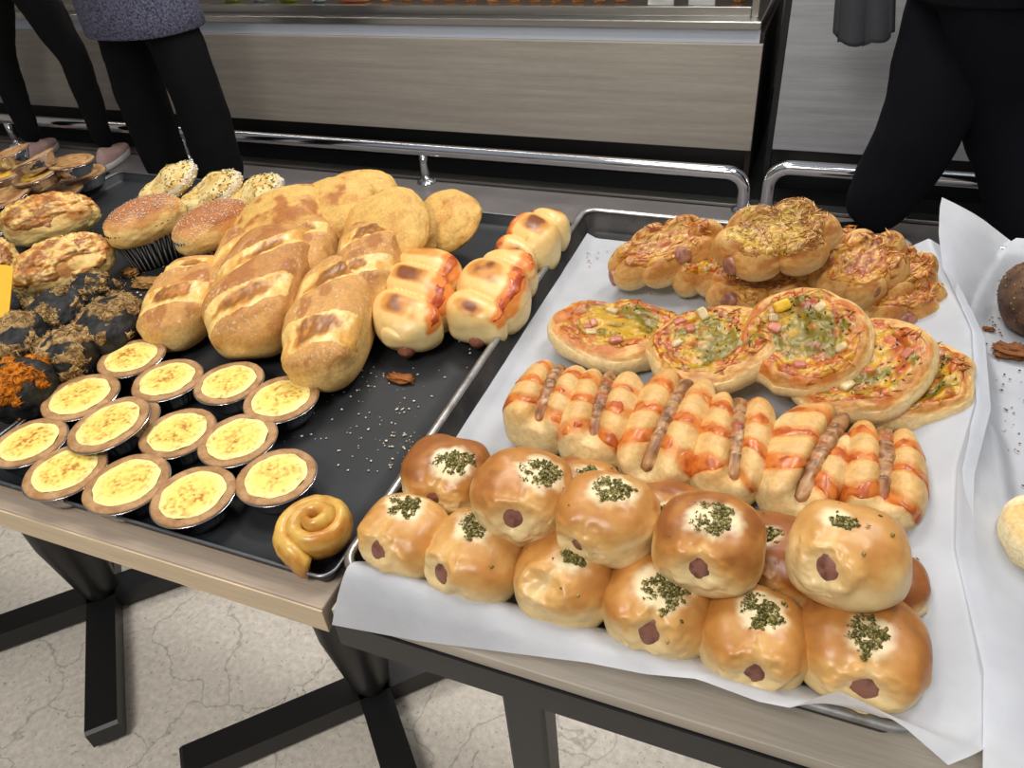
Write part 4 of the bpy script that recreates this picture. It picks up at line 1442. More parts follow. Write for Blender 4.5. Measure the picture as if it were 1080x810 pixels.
# swirl pastry: one coiled strip of laminated dough with a loose tail
ctr = P(335, 560, 0.775)
t = thing('swirl_pastry', 'glazed coiled pastry swirl alone at the dark tray\'s front right corner', 'pastry', ctr * (1, 1, 0) + (0, 0, ZB))
tt = np.linspace(0, 1, 150)
turns = 2.15
angS = -1.75 - (1 - tt) * turns * 2 * math.pi
rad = 0.0030 + 0.0245 * tt ** 0.9
path = np.stack([rad * np.cos(angS), rad * np.sin(angS), 0.024 + 0.013 * (1 - tt) ** 1.3], 1)
tail = np.array([[0.003, -0.0285, 0.0225], [0.007, -0.0300, 0.0195], [0.011, -0.0300, 0.0165], [0.014, -0.0290, 0.0145]]) + (-0.004 + path[-1][0] * 0.3, path[-1][1] + 0.0285, 0)
path = np.concatenate([path, tail])
rr = np.concatenate([np.linspace(0.0040, 0.0068, 30), np.linspace(0.0068, 0.0078, 120), [0.0080, 0.0080, 0.0076, 0.006]])
V, F = tube(path, rr, 22)
pz = np.r_[np.repeat(path[:, 2], 22), path[0][2], path[-1][2]]
V[:, 2] = pz + (V[:, 2] - pz) * np.where(V[:, 2] < pz, 2.4, 1.45)
V[:, 2] = np.maximum(V[:, 2], 0.0006)
V += 0.0007 * fbm(V * 130, 4)[:, None]
rS = np.hypot(V[:, 0], V[:, 1])
hgt = V[:, 2]
b = 0.35 + 0.5 * fbm(V * np.array([60, 60, 260]), 5) + sst(0.026, 0.006, hgt) * 0.45 + sst(0.012, 0.0, rS) * 0.35 - sst(0.034, 0.042, hgt) * 0.2
col = mixc(lin((212, 168, 82)), lin((188, 126, 50)), sst(0.1, 0.6, b)); col = mixc(col, lin((138, 76, 30)), sst(0.6, 1.0, b))
mesh_obj('coiled_dough', V, F, 'glazed_pastry', t, col)


# ------------------------------------------------------------------ slashed loaves
def slashed_loaf(label, front, back, width, seed, slashes, h=0.062, zf=0.780, zb=0.784, twist=0.0, tone=0.5, roll=0.0, name='slashed_cheese_loaf'):
    pf, pb = P(*front, zf), P(*back, zb)
    mid = (pf + pb) / 2
    Rm, L = frame_from(pf, pb)
    if roll:
        c, s = math.cos(roll), math.sin(roll)
        Rm = Rm @ np.array([[c, 0, s], [0, 1, 0], [-s, 0, c]])
    a = width / 2 * mpp(mid)
    rad = np.array([a, L / 2, h / 2])
    U, F = csphere(54)
    nz = fbm(U * 1.4, seed, 2)
    R = 1 + 0.030 * nz
    mk = np.full(len(U), -1.0); br = np.zeros(len(U)); ridge = np.zeros(len(U))
    S_ = shape(U, 2.8)
    for (y0, slope, wd, brown, xw) in slashes:
        d = S_[:, 1] - (y0 + slope * S_[:, 0]) + 0.04 * fbm(U * 3, seed + 50)
        side_ = sst(xw + 0.15, xw - 0.15, np.abs(S_[:, 0]))
        up_ = sst(-0.05, 0.35, U[:, 2])
        g = np.exp(-(d / wd) ** 2) * up_ * side_
        R -= 0.075 * g
        R += 0.060 * np.exp(-((d + wd * 1.35) / (wd * 0.55)) ** 2) * up_ + 0.035 * np.exp(-((d - wd * 1.5) / (wd * 0.8)) ** 2) * up_
        ridge = np.maximum(ridge, g)
        m = sst(wd * 1.25, wd * 0.8, np.abs(d)) * up_ * side_
        mk = np.maximum(mk, m - 0.12)
        xo = 0.1 * math.sin(seed + 9 * y0)
        br = np.maximum(br, brown * np.exp(-((S_[:, 0] - xo) / 0.50) ** 2) * np.exp(-(d / (wd * 0.95)) ** 2) * up_)
    V = shape(U, 2.8) * rad * R[:, None]
    V = flat_bottom(V, -rad[2] * 0.85, 0.007)
    N = vnormals(V, F)
    base = np.array([0, 0, rad[2] * 0.85])
    b = sst(-0.2, 0.9, U[:, 2] + 0.25 * nz) * tone + 0.25 * sst(0.1, 0.5, fbm(U * 3, seed + 4)) * sst(-0.2, 0.5, U[:, 2])
    col = mixc(lin((228, 190, 120)), lin((200, 148, 82)), sst(0.02, 0.36, b)); col = mixc(col, lin((166, 106, 52)), sst(0.36, 0.80, b))
    dust = sst(0.3, 0.9, vnoise(U * 60, seed + 9)) * sst(0.1, 0.6, U[:, 2]) * sst(-0.3, 0.4, vnoise(U * 4, seed + 10)) * (1 - ridge)
    col = mixc(col, lin((240, 226, 200)), dust * 0.6)
    t = thing(name, label, 'loaf', mid - Rm[:, 2] * base[2], Rm, 'slashed cheese loaves')
    mesh_obj('dough', V + base, F, 'matt_crust', t, col)
    if slashes:
        lum = 0.6 + 0.5 * fbm(U * 6, seed + 6)
        sv, sf, us = shell(V, F, N, mk * np.clip(lum, 0.3, 1.2), 0.0026, 0.001)
        tc = mixc(lin((232, 196, 120)), lin((214, 160, 78)), sst(-0.2, 0.4, fbm(U[us] * 4, seed + 8)))
        pb = br[us] + 0.30 * fbm(U[us] * 4.5, seed + 7)
        tc = mixc(tc, lin((190, 128, 56)), sst(0.30, 0.42, pb))
        tc = mixc(tc, lin((124, 76, 30)), sst(0.42, 0.55, pb) * (0.75 + 0.25 * fbm(U[us] * 8, seed + 62)))
        tc = mixc(tc, lin((196, 128, 56)), sst(0.0, 0.5, fbm(U[us] * 6, seed + 61)) * sst(0.45, 0.6, pb) * 0.75)
        mesh_obj('cheese_filling', sv + base, sf, 'melted_topping', t, tc)
    return t


sl = slashed_loaf
sl('smallest slashed loaf at left, behind the tarts and beside the dark bread tray', (172, 360), (220, 280), 72, 601, [(-0.38, 0.15, 0.22, 1.1, 0.85), (0.50, 0.15, 0.15, 0.8, 0.9)], h=0.062)
sl('big twisted loaf with two slanting cheese slashes, in the middle of the loaves', (252, 370), (304, 248), 92, 611, [(-0.58, 0.30, 0.17, 1.0, 0.8), (0.18, 0.50, 0.17, 0.62, 0.95)], h=0.080, zf=0.786, zb=0.806, tone=0.6)
sl('big sugar dusted loaf with dark browned cheese patches, front and right of the twisted one', (330, 404), (372, 280), 86, 621, [(-0.58, 0.10, 0.18, 0.85, 0.85), (0.34, 0.30, 0.20, 1.3, 0.72)], h=0.074, zf=0.784, zb=0.796, tone=0.45)
sl('slashed loaf partly hidden on the left behind the twisted loaf', (246, 336), (270, 244), 66, 631, [(0.2, 0.4, 0.16, 0.5, 0.9)], h=0.064, zf=0.780, zb=0.788)
sl('small pale loaf peeking out between the twisted and the sugar dusted loaf', (318, 302), (332, 243), 62, 641, [(0.1, 0.2, 0.2, 0.8, 0.7)], h=0.070, zf=0.790, zb=0.796)
sl('slashed loaf behind the sugar dusted one with a dark brown patch on top', (382, 330), (398, 246), 70, 651, [(0.35, 0.3, 0.20, 1.3, 0.7), (-0.5, 0.2, 0.15, 0.7, 0.8)], h=0.074, zf=0.790, zb=0.800)


# ------------------------------------------------------------------ domed butter cookie topped breads
def crust_bread(label, cx, cy, hw, asp, up, z, yaw, seed, n=(0, 0), brown=0.2, lip=True):
    ctr = P(cx, cy, z)
    a = hw * mpp(ctr)
    rad = np.array([a, a * asp, a * up])
    Rm = tilt_frame(n[0], n[1], yaw)
    U, F = csphere(42)
    nz = fbm(U * 2, seed, 3)
    R = 1 + 0.06 * nz + 0.010 * fbm(U * 6, seed + 2)
    if lip:   # cookie layer ends in a ragged rim above the crumb
        e = U[:, 2] + 0.10 * fbm(U * 3, seed + 4)
        R += 0.09 * sst(-0.12, -0.02, e)
    V = shape(U, 2.3) * rad * R[:, None]
    V = flat_bottom(V, -rad[2] * 0.7, 0.008)
    e = U[:, 2] + 0.10 * fbm(U * 3, seed + 4)
    col = mixc(lin((192, 138, 74)), lin((214, 170, 92)), sst(-0.12, 0.02, e))
    f = fbm(U * 3, seed + 5)
    col = mixc(col, lin((194, 136, 66)), sst(0.0, 0.6, f) * 0.6)
    col = mixc(col, lin((164, 96, 44)), sst(0.25, 0.6, f * 0.7 + 0.4 * fbm(U * 6, seed + 6) + brown - 0.2) * sst(0.1, 0.4, U[:, 2]) * 0.8)
    base = np.array([0, 0, rad[2] * 0.7])
    t = thing('cookie_crust_bread', label, 'bread', ctr - Rm[:, 2] * base[2], Rm, 'cookie crust breads at the back of the dark tray')
    up_ = U[:, 2] > -0.2
    mesh_obj('dough', V + base, F, 'matt_crust', t, col)
    N = vnormals(V, F)
    sv, sf, us = shell(V, F, N, sst(-0.10, 0.06, e) - 0.05, 0.0016, 0.001)
    mesh_obj('cookie_crust', sv + base, sf, 'matt_crust', t, col[us] * (1 + 0.05 * fbm(U[us] * 20, seed))[:, None])
    return t


cbq = crust_bread
cbq('cookie crust bread with browned top, leftmost of the back row behind the loaves', 298, 238, 52, 0.8, 0.50, 0.804, 0.5, 701, (-0.15, -0.40), 0.40)
cbq('cookie crust bread with a cracked pointed crust, behind the pale peeking loaf', 350, 226, 46, 0.85, 0.42, 0.812, 0.3, 711, (-0.1, -0.60), 0.15)
cbq('cookie crust bread farthest back along the dark tray\'s rear rim', 378, 214, 42, 0.8, 0.42, 0.806, 0.2, 721, (0.0, -0.60), 0.2)
cbq('pale yellow cookie crust bread right behind the dark patched loaf', 408, 246, 44, 1.05, 0.42, 0.812, 0.6, 731, (-0.1, -0.65), -0.1)
cbq('layered cookie crust bread at the right end of the back row', 470, 236, 38, 0.9, 0.45, 0.800, -0.5, 741, (-0.25, -0.55), -0.1)
cbq('low cookie crust bread leaning against the layered one', 446, 246, 33, 0.95, 0.40, 0.792, -0.4, 751, (-0.25, -0.60), 0.05)


# ------------------------------------------------------------------ wrapped sausage rolls
def sausage_roll(label, front, back, width, seed, zf=0.782, zb=0.790, h=0.066, bulges=3, sauce_side=1, tip=True):
    pf, pb = P(*front, zf), P(*back, zb)
    mid = (pf + pb) / 2
    Rm, L = frame_from(pf, pb)
    a = width / 2 * mpp(mid)
    rad = np.array([a, L / 2, h / 2])
    U, F = csphere(52)
    nz = fbm(U * 1.7, seed, 2)
    s = shape(U, 2.9)
    ph = (s[:, 1] + 0.22 * s[:, 0]) * bulges / 2 + 0.5
    w = np.abs(np.sin(math.pi * ph)) ** 0.5
    R = 0.74 + 0.28 * w + 0.03 * nz
    V = s * rad
    V[:, 0] *= R; V[:, 2] *= R
    V[:, 1] *= 1 + 0.03 * nz
    V = flat_bottom(V, -rad[2] * 0.8, 0.007)
    N = vnormals(V, F)
    base = np.array([0, 0, rad[2] * 0.8])
    b = 0.3 * sst(-0.2, 0.8, U[:, 2] + 0.2 * nz)
    spot = sst(0.72, 0.95, w) * np.exp(-((s[:, 0] + 0.15 * sauce_side) / 0.42) ** 2) * sst(0.40, 0.70, s[:, 2] + 0.15 * fbm(U * 4, seed + 2)) * (0.7 + 0.5 * fbm(U * 2.5, seed + 8))
    col = mixc(lin((240, 216, 154)), lin((228, 182, 104)), sst(0.0, 0.4, b))
    col = mixc(col, lin((206, 140, 60)), sst(0.08, 0.35, spot)); col = mixc(col, lin((126, 66, 26)), sst(0.35, 0.75, spot))
    t = thing('sausage_roll', label, 'sausage roll', mid - Rm[:, 2] * base[2], Rm, 'wrapped sausage rolls')
    sx = np.exp(-((s[:, 0] - 0.72 * sauce_side) / 0.26) ** 2) * sst(0.0, 0.3, s[:, 2])
    f = fbm(U * 4.5, seed + 5)
    col = mixc(col, lin((222, 130, 56)), sst(0.15, 0.6, sx + 0.4 * f - 0.1))
    mesh_obj('dough', V + base, F, 'egg_washed_crust', t, col)
    sv, sf, us = shell(V, F, N, sst(0.95, 1.2, sx + 0.7 * f) - 0.1, 0.0011, 0.0008)
    if len(sv):
        mesh_obj('ketchup_smear', sv + base, sf, 'ketchup', t, mixc(lin((200, 104, 44)), lin((164, 58, 24)), sst(-0.2, 0.5, fbm(sv * 150, seed))))
    y = L / 2
    vv, ff = capsule((0, -y * 0.99 - 0.003, base[2] * 0.50), (0, y * 0.99 + 0.003, base[2] * 0.8), 0.0105, 18, 10, 0.8)
    mesh_obj('sausage', vv, ff, 'sausage_skin', t, mixc(lin((164, 104, 80)), lin((122, 70, 52)), sst(-0.3, 0.5, fbm(vv * 160, seed))))
    return t


sausage_roll('wrapped sausage roll with two dark brown patches, left of the front pair', (425, 362), (458, 274), 84, 801, bulges=3)
sausage_roll('wrapped sausage roll at right front, sausage tip out and ketchup against the steel tray', (500, 352), (540, 276), 82, 811, bulges=2)
sausage_roll('wrapped sausage roll farther back along the steel tray\'s rim', (540, 284), (584, 234), 62, 821, bulges=2, sauce_side=-1)


# ------------------------------------------------------------------ sugared breads in pleated black paper cups
def cup_bread(label, front, back, width, seed, h=0.060, zf=0.804, zb=0.812):
    pf, pb = P(*front, zf), P(*back, zb)
    mid = (pf + pb) / 2
    Rm, L = frame_from(pf * (1, 1, 0), pb * (1, 1, 0))
    a = width / 2 * mpp(mid)
    rad = np.array([a, L / 2, h / 2])
    U, F = csphere(44)
    nz = fbm(U * 1.8, seed, 3)
    V = shape(U, 2.25) * rad * (1 + 0.04 * nz)[:, None]
    b = sst(-0.1, 0.8, U[:, 2] + 0.3 * nz)
    col = mixc(lin((236, 198, 124)), lin((206, 148, 82)), sst(0.2, 0.55, b)); col = mixc(col, lin((168, 104, 56)), sst(0.6, 1.0, b))
    t = thing('cup_bread', label, 'bread', mid * (1, 1, 0) + (0, 0, ZB), Rm, 'sugared breads in black paper cups')
    base = np.array([0, 0, mid[2] - ZB])
    mesh_obj('dough', V + base, F, 'matt_crust', t, col)
    N = vnormals(V, F)
    add_bits_on('sugar_dusting', V + base, N, sst(0.25, 0.8, U[:, 2] + 0.5 * fbm(U * 2.2, seed + 4)), 700, (0.0008, 0.0006, 0.0004), [lin((246, 240, 228)), lin((236, 226, 208))], 'crumbly', t, seed, 0.0003, 0.5)
    n = 192; an = np.linspace(0, 2 * math.pi, n, endpoint=False)
    loops, cs = [], []
    tri = np.abs(((np.arange(n) / n * 40) % 1) * 2 - 1)
    for k, (sc, z) in enumerate(((0.0, 0.0008), (0.70, 0.0008), (0.74, 0.002), (0.80, base[2] * 0.35), (0.90, base[2] * 0.75), (1.0, base[2] * 1.05), (0.985, base[2] * 1.05), (0.88, base[2] * 0.75))):
        f = 1 + 0.035 * (tri - 0.5) * (k > 1)
        loops.append(np.stack([rad[0] * sc * f * np.cos(an), rad[1] * sc * f * np.sin(an), np.full(n, z) + (0.002 * tri if k in (5, 6) else 0)], 1))
        st = (((np.arange(n) / n * 40 + z * 60) % 1) < 0.22).astype(float) * (k > 1)
        cs.append(mixc(const(n, lin((20, 20, 24))), lin((196, 196, 192)), st * 0.8))
    V, F = loft(loops, False)
    mesh_obj('paper_cup', V, np.array(F), 'crumbly', t, np.concatenate(cs), smooth=False)
    return t


cup_bread('sugar dusted bread in a black pleated paper cup, left of two', (116, 256), (190, 212), 56, 851, h=0.058)
cup_bread('sugar dusted bread in a black pleated paper cup, right of two, beside the loaves', (188, 262), (260, 218), 54, 861, h=0.058, zf=0.800, zb=0.806)


def herb_slice(label, cx, cy, hw, asp, z, n, yaw, seed):
    ctr = P(cx, cy, z)
    a = hw * mpp(ctr)
    Rm = tilt_frame(n[0], n[1], yaw)
    U, F = csphere(40)
    th = np.arctan2(U[:, 1], U[:, 0])
    rho = np.clip(np.hypot(U[:, 0], U[:, 1]), 0, 1)
    prof = np.sign(U[:, 2]) * (1 - rho ** 3 + 1e-6) ** 0.5
    fold = np.sin(U[:, 0] * 7 + 1.5 * fbm(U * 2, seed)) * (rho < 0.9)
    V = np.stack([a * rho ** 0.85 * np.cos(th), a * asp * rho ** 0.85 * np.sin(th) * (1 + 0.1 * np.cos(th)), 0.016 * prof + 0.0022 * fold * (U[:, 2] > 0)], 1)
    N = vnormals(V, F)
    col = mixc(lin((226, 204, 142)), lin((210, 172, 98)), sst(-0.3, 0.5, fbm(U * 4, seed + 1)))
    col = mixc(col, lin((160, 116, 56)), sst(0.3, 0.7, fbm(U * 7, seed + 2)) * 0.7)
    rim = sst(0.86, 0.97, rho + 0.03 * fbm(U * 9, seed))
    col = mixc(col, lin((222, 204, 170)), rim * sst(-0.3, 0.2, U[:, 2]))
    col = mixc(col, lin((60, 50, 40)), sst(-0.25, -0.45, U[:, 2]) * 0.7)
    t = thing('herb_bread', label, 'bread', ctr, Rm, 'herb speckled breads at the tray\'s back')
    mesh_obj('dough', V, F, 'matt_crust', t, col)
    add_bits_on('dried_herbs', V, N, (U[:, 2] > 0.15) * (rho < 0.9), 130, (0.0022, 0.0009, 0.0005), HERB[:3], 'crumbly', t, seed, 0.0003, 0.7)
    add_bits_on('sugar_rim', V, N, rim * (U[:, 2] > -0.3), 220, (0.0016, 0.0012, 0.0009), [lin((240, 236, 226)), lin((226, 216, 196))], 'crumbly', t, seed + 1, 0.0004, 0.3)
    return t


herb_slice('herb speckled bread farthest left at the back, leaning behind the left paper cup', 177, 197, 37, 0.66, 0.800, (-0.25, -0.45), 0.75, 871)
herb_slice('herb speckled bread in the middle of the three at the back', 222, 206, 39, 0.66, 0.798, (-0.2, -0.45), 0.70, 881)
herb_slice('herb speckled bread right of the other two, behind the right paper cup', 268, 208, 36, 0.66, 0.796, (-0.2, -0.45), 0.65, 891)


# ------------------------------------------------------------------ far left tray: cheese loaves and charcoal floss breads
def cheese_loaf(label, front, back, width, seed, h=0.07, brown=0.3, zf=0.785, zb=0.790):
    pf, pb = P(*front, zf), P(*back, zb)
    mid = (pf + pb) / 2
    Rm, L = frame_from(pf, pb)
    a = width / 2 * mpp(mid)
    rad = np.array([a, L / 2, h / 2])
    U, F = csphere(50)
    nz = fbm(U * 1.8, seed, 3)
    V = shape(U, 2.0) * rad * (1 + 0.08 * nz + 0.02 * fbm(U * 5, seed + 1))[:, None]
    V = flat_bottom(V, -rad[2] * 0.8, 0.007)
    N = vnormals(V, F)
    base = np.array([0, 0, rad[2] * 0.8])
    b = sst(-0.3, 0.7, U[:, 2] + 0.3 * nz) * 0.6
    col = mixc(lin((236, 206, 134)), lin((212, 158, 78)), b)
    f = fbm(U * 3.2, seed + 3)
    col = mixc(col, lin((170, 96, 38)), sst(0.05, 0.5, f + brown - 0.2) * sst(-0.2, 0.3, U[:, 2]) * 0.8)
    t = thing('cheese_crust_loaf', label, 'loaf', mid - Rm[:, 2] * base[2], Rm, 'cheese crusted loaves in the far left tray')
    mesh_obj('dough', V + base, F, 'matt_crust', t, col)
    mk = sst(0.0, 0.4, U[:, 2] + 0.5 * fbm(U * 2.4, seed + 4) - 0.15) - 0.1
    lum = 0.5 + 0.6 * fbm(U * 8, seed + 6) + 0.4 * fbm(U * 18, seed + 7)
    sv, sf, us = shell(V, F, N, mk * np.clip(lum, 0.15, 1.4), 0.0045, 0.001)
    tc = mixc(lin((228, 190, 112)), lin((196, 128, 58)), sst(-0.3, 0.4, fbm(U[us] * 7, seed + 8)))
    tc = mixc(tc, lin((142, 80, 34)), sst(0.1, 0.5, fbm(U[us] * 4.5, seed + 9) + brown - 0.2) * 0.8)
    mesh_obj('grated_cheese_crust', sv + base, sf, 'melted_topping', t, tc)
    return t


cheese_loaf('cheese crusted loaf behind the other, close under the stacked pies', (0, 243), (104, 221), 60, 901, brown=0.45)
cheese_loaf('cheese crusted loaf with crumbly top, in front of the dark floss breads', (12, 304), (120, 262), 66, 911, brown=0.25)
cheese_loaf('striped pale loaf at the photo\'s left side, cut by it', (-40, 296), (22, 268), 56, 921, brown=0.2)


def charcoal_bread(label, front, back, width, seed, h=0.055, floss=0.6, orange=False, zf=0.778, zb=0.782):
    pf, pb = P(*front, zf), P(*back, zb)
    mid = (pf + pb) / 2
    Rm, L = frame_from(pf, pb)
    a = width / 2 * mpp(mid)
    rad = np.array([a, L / 2, h / 2])
    U, F = csphere(40)
    nz = fbm(U * 1.8, seed, 3)
    V = shape(U, 2.5) * rad * (1 + 0.06 * nz + 0.02 * fbm(U * 6, seed + 1))[:, None]
    V = flat_bottom(V, -rad[2] * 0.85, 0.007)
    N = vnormals(V, F)
    base = np.array([0, 0, rad[2] * 0.85])
    col = mixc(lin((22, 22, 23)), lin((44, 43, 40)), sst(-0.2, 0.5, fbm(U * 6, seed + 2)))
    t = thing('charcoal_floss_bread', label, 'bread', mid - Rm[:, 2] * base[2], Rm, 'charcoal breads with meat floss')
    mesh_obj('dough', V + base, F, 'charcoal_crust', t, col)
    fm = fbm(U * 2.2, seed + 4)
    mk = sst(0.0, 0.3, fm + floss - 0.66 + 0.4 * (U[:, 2] - 0.3)) - 0.1
    mk = np.where(U[:, 2] > -0.3, mk, -1)
    lum = 0.6 + 0.6 * fbm(U * 7, seed + 6) + 0.5 * fbm(U * 16, seed + 7)
    sv, sf, us = shell(V, F, N, mk * np.clip(lum, 0.15, 1.5), 0.0045, 0.001)
    if len(sv):
        c1, c2 = (lin((196, 116, 24)), lin((120, 66, 18))) if orange else (lin((168, 138, 92)), lin((116, 86, 50)))
        tc = mixc(c1, c2, sst(-0.3, 0.4, fbm(U[us] * 8, seed + 8)))
        mesh_obj('meat_floss', sv + base, sf, 'crumbly', t, tc)
        pal = [c1 * 1.25, c1, c2] if orange else [lin((206, 172, 112)), c1, c2]
        add_bits_on('floss_strands', sv + base, N[us], mk[us].clip(0), 480, (0.0038, 0.00045, 0.00045), pal, 'crumbly', t, seed, 0.0005, 0.6)
    return t


ch = charcoal_bread
ch('charcoal bread with brown floss against the tart tray, right end of the dark breads', (96, 376), (132, 322), 62, 931, floss=0.55)
ch('charcoal bread piled with tan floss, left of the right end one', (58, 400), (92, 356), 56, 941, floss=0.85)
ch('bare dark charcoal bread in the middle of the dark breads', (44, 356), (80, 312), 56, 951, floss=0.40)
ch('charcoal bread with pale floss at the back, touching the crumbly cheese loaf', (84, 326), (112, 300), 46, 961, floss=0.75)
ch('charcoal bread with tan floss at the left side behind the orange topped one', (6, 386), (40, 340), 56, 971, floss=0.65)
ch('charcoal bread with bright orange floss, nearest in the far left tray', (2, 436), (46, 390), 64, 981, floss=0.62, orange=True, h=0.062)
ch('charcoal bread with white flecks at the left side, below the yellow sheet', (-14, 350), (22, 318), 52, 991, floss=0.42)

V, F = loft([np.c_[rrect(-0.028, 0.028, -0.06, 0.06, 0.006, 3), np.full(16, z)] for z in (0, 0.002)], True, True)
o = mesh_obj('plastic_sheet', V, F, 'yellow_plastic', smooth=False)
p = P(-21, 331, 0.808)
o.matrix_world = Matrix.Translation(Vector(p)) @ Matrix.Rotation(math.radians(38), 4, 'Z') @ Matrix.Rotation(math.radians(18), 4, 'Y') @ Matrix.Rotation(math.radians(40), 4, 'X')
tag(o, 'flat yellow plastic piece at the left side between pale loaf and dark bread', 'plastic sheet')


# ------------------------------------------------------------------ stacked pies in foil cups
def foil_pie(label, cx, cy, hw, z, n, seed, h=0.020, egg=False):
    ctr = P(cx, cy, z)
    a = hw * mpp(ctr)
    Rm = tilt_frame(n[0], n[1], seed * 0.7)
    t = thing('foil_pie', label, 'pie', ctr - Rm[:, 2] * h, Rm, 'pies in foil cups')
    flute = lambda an, r, zz: 1 + 0.012 * np.cos(an * 30) * (0.2 < zz / h < 0.9)
    V, F = lathe([(0, 0), (a * 0.70, 0), (a * 0.74, 0.001), (a * 0.84, h * 0.45), (a * 0.94, h * 0.85), (a * 1.01, h * 0.90), (a * 1.0, h * 0.93), (a * 0.94, h * 0.9)], 90, flute)
    mesh_obj('foil_cup', V, F, 'foil', t)
    wob = lambda an, r, zz: 1 + 0.02 * np.sin(an * 4 + seed) + 0.015 * np.sin(an * 9 + seed)
    V, F = lathe([(a * 0.9, h * 0.88), (a * 0.985, h * 0.95), (a * 0.98, h * 1.02), (a * 0.9, h * 1.08), (a * 0.74, h * 1.05), (a * 0.66, h * 0.99), (a * 0.6, h * 0.95)], 72, wob)
    V[:, 2] += 0.0012 * fbm(V * 120, seed)
    mesh_obj('crust', V, F, 'matt_crust', t, mixc(lin((178, 138, 92)), lin((138, 98, 58)), sst(-0.3, 0.4, fbm(V * 80, seed + 2))))
    V, F = lathe([(a * 0.68, h * 0.98), (a * 0.6, h * 1.0), (a * 0.4, h * 1.04), (a * 0.2, h * 1.05), (0.0, h * 1.05)], 48)
    V[:, 2] += 0.002 * fbm(V * 90, seed + 5)
    f = fbm(V * 70, seed + 6)
    col = mixc(lin((232, 186, 66)) if egg else lin((178, 134, 80)), lin((136, 88, 46)), sst(0.0, 0.4, f))
    mesh_obj('filling', V, F, 'melted_topping', t, col)
    return t


fp = foil_pie
fp('foil pie at the left side behind the open one, egg yellow filling', 2, 181, 26, 0.800, (0.0, -0.1), 1001, egg=True)
fp('open foil pie with yellow filling, uppermost in the middle of the stack', 38, 183, 26, 0.815, (-0.12, -0.12), 1002, egg=True)
fp('tilted foil pie leaning behind the open yellow one', 34, 168, 24, 0.835, (-0.35, -0.05), 1003)
fp('foil pie sitting on another pie at the stack\'s right end', 74, 170, 24, 0.822, (0.0, 0.05), 1004)
fp('low foil pie at the stack\'s right end, under another pie', 86, 184, 25, 0.786, (-0.06, -0.05), 1005)
fp('low foil pie under the open yellow one, right above the rear cheese loaf', 56, 202, 30, 0.784, (0.0, -0.03), 1006)
fp('foil pie at the left side in front of the stack', 5, 207, 28, 0.800, (-0.1, -0.12), 1007)
fp('foil pie farthest back at the photo\'s left side', 6, 162, 24, 0.820, (-0.2, -0.05), 1008)
fp('foil pie at the bottom of the stack at the left side', 12, 196, 27, 0.783, (0.0, 0.0), 1009)


# ------------------------------------------------------------------ far right tray
def seeded_loaf(label, cx, cy, hw, seed, dark):
    ctr = P(cx, cy, 0.785)
    a = hw * mpp(ctr)
    rad = np.array([a, a * 1.1, a * 0.75])
    U, F = csphere(40)
    nz = fbm(U * 2, seed, 3)
    V = shape(U, 2.3) * rad * (1 + 0.04 * nz)[:, None]
    V = flat_bottom(V, -(0.785 - ZP - 0.002), 0.006)
    N = vnormals(V, F)
    base = np.array([0, 0, 0.785 - ZP - 0.002])
    if dark:
        col = mixc(lin((70, 48, 34)), lin((104, 74, 50)), sst(-0.3, 0.5, nz))
    else:
        col = mixc(lin((240, 222, 176)), lin((228, 190, 120)), sst(0.3, 0.9, U[:, 2] + nz * 0.4))
    t = thing('seeded_bun' if dark else 'pale_bun', label, 'bun', ctr - base, None)
    mesh_obj('dough', V + base, F, 'matt_crust', t, col)
    if dark:
        add_bits_on('seeds', V + base, N, (U[:, 2] > -0.3) * 1.0, 420, (0.0016, 0.0011, 0.0008), [lin((190, 170, 130)), lin((120, 96, 64)), lin((50, 40, 32))], 'crumbly', t, seed, 0.0004, 0.6)
    else:
        w = sst(0.3, 0.1, np.arccos(np.clip(U @ np.array([-0.3, -0.2, 0.93]), -1, 1)))
        add_bits_on('dried_herbs', V + base, N, w + 1e-6, 90, (0.0017, 0.0008, 0.0004), HERB, 'crumbly', t, seed, 0.0004, 0.7)


seeded_loaf('dark seed covered bun at the photo\'s right side on the crumb strewn parchment', 1108, 316, 48, 1101, True)
seeded_loaf('pale bun at the photo\'s right side near the front of the crumb strewn parchment', 1106, 566, 46, 1111, False)


def chunk(label, name, cx, cy, z, sx, sy, sz, col, seed, cat):
    U, F = csphere(12)
    p = P(cx, cy, z)
    V = shape(U, 3) * np.array([sx, sy, sz]) * (1 + 0.55 * fbm(U * 3.5, seed))[:, None]
    V[:, 2] += sz
    o = mesh_obj(name, V, F, 'crumbly', None, const(len(V), col) * (1 + 0.3 * fbm(V * 300, seed))[:, None])
    o.location = p
    tag(o, label, cat)


chunk('brown broken crust piece on the right edge parchment', 'crust_piece', 1071, 374, ZP + 0.002, 0.017, 0.010, 0.004, lin((120, 74, 40)), 3, 'crumb')
chunk('small dark crust piece on the right edge parchment, behind the bigger one', 'crust_piece', 1040, 348, ZP + 0.002, 0.006, 0.003, 0.0015, lin((110, 66, 34)), 5, 'crumb')
chunk('brown crust scrap on the dark tray, between sugar dusted loaf and steel rim', 'crust_piece', 423, 401, ZB, 0.013, 0.006, 0.0025, lin((140, 84, 40)), 7, 'crumb')
chunk('orange crumb on the dark tray\'s left floor, near the left paper cup', 'crust_piece', 101, 307, ZB, 0.008, 0.005, 0.003, lin((196, 128, 44)), 9, 'crumb')
chunk('larger tan floss clump on the dark tray floor, in front of the paper cups', 'floss_clump', 158, 301, ZB, 0.020, 0.010, 0.004, lin((150, 112, 62)), 11, 'crumb')
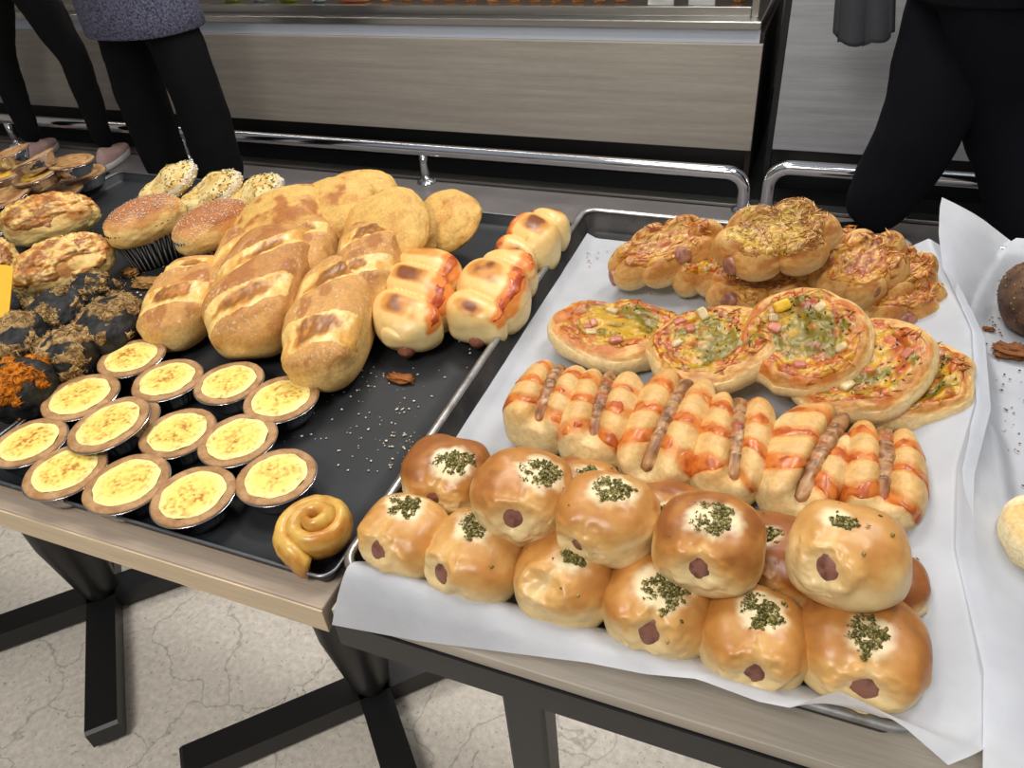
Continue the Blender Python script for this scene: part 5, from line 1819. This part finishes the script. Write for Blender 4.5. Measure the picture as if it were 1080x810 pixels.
chunk('smaller tan floss clump on the dark tray floor, in front of the left paper cup', 'floss_clump', 138, 290, ZB, 0.010, 0.007, 0.004, lin((150, 106, 58)), 13, 'crumb')


def crumbs(label, spots, z, size, pal, seed):
    r = np.random.default_rng(seed)
    pts, sz = [], []
    for (cx, cy, sx, sy, k) in spots:
        for _ in range(k):
            q = P(cx + r.normal(0, sx), cy + r.normal(0, sy), z)
            pts.append(q); sz.append(size * r.uniform(0.4, 1.5) * np.array([1, 0.75, 0.5]))
    pts = np.array(pts); sz = np.array(sz)
    pts[:, 2] += sz[:, 2] * 0.8
    o = bits('crumbs', pts, np.tile([0, 0, 1.0], (len(pts), 1)), sz, np.array(pal)[r.integers(0, len(pal), len(pts))], 'crumbly', None, True, seed=seed, align=0.95)
    tag(o, label, 'crumbs')


WHITE_C = [lin((230, 224, 208)), lin((206, 190, 160))]
TAN_C = [lin((180, 130, 70)), lin((206, 168, 104)), lin((140, 90, 46))]
crumbs('pale sugar crumbs scattered on the dark tray in front of the loaves', [(365, 408, 14, 7, 14), (425, 432, 10, 5, 12), (395, 440, 45, 40, 60), (420, 470, 20, 12, 60), (310, 460, 25, 6, 8), (400, 390, 30, 14, 20), (490, 380, 20, 20, 15)], ZB, 0.0013, WHITE_C, 21)
crumbs('tan floss crumbs scattered on the far left dark tray\'s floor', [(150, 305, 16, 10, 60), (140, 320, 25, 20, 60), (105, 300, 8, 6, 8), (110, 245, 10, 14, 10)], ZB, 0.0017, TAN_C + WHITE_C[:1], 22)
crumbs('orange brown crumbs on the bun tray\'s parchment near its rear left', [(622, 270, 9, 4, 16), (612, 375, 3, 2, 6), (690, 305, 30, 10, 14), (540, 430, 2, 4, 4)], ZP + 0.0022, 0.0013, TAN_C, 23)
crumbs('dark brown crumbs strewn over the right edge parchment', [(1040, 345, 10, 8, 8), (1045, 400, 18, 40, 50), (1055, 340, 20, 25, 30), (1050, 480, 15, 40, 24), (1065, 440, 14, 40, 30)], ZP + 0.002, 0.0012, [lin((110, 66, 34)), lin((80, 46, 26)), lin((140, 92, 50))], 24)
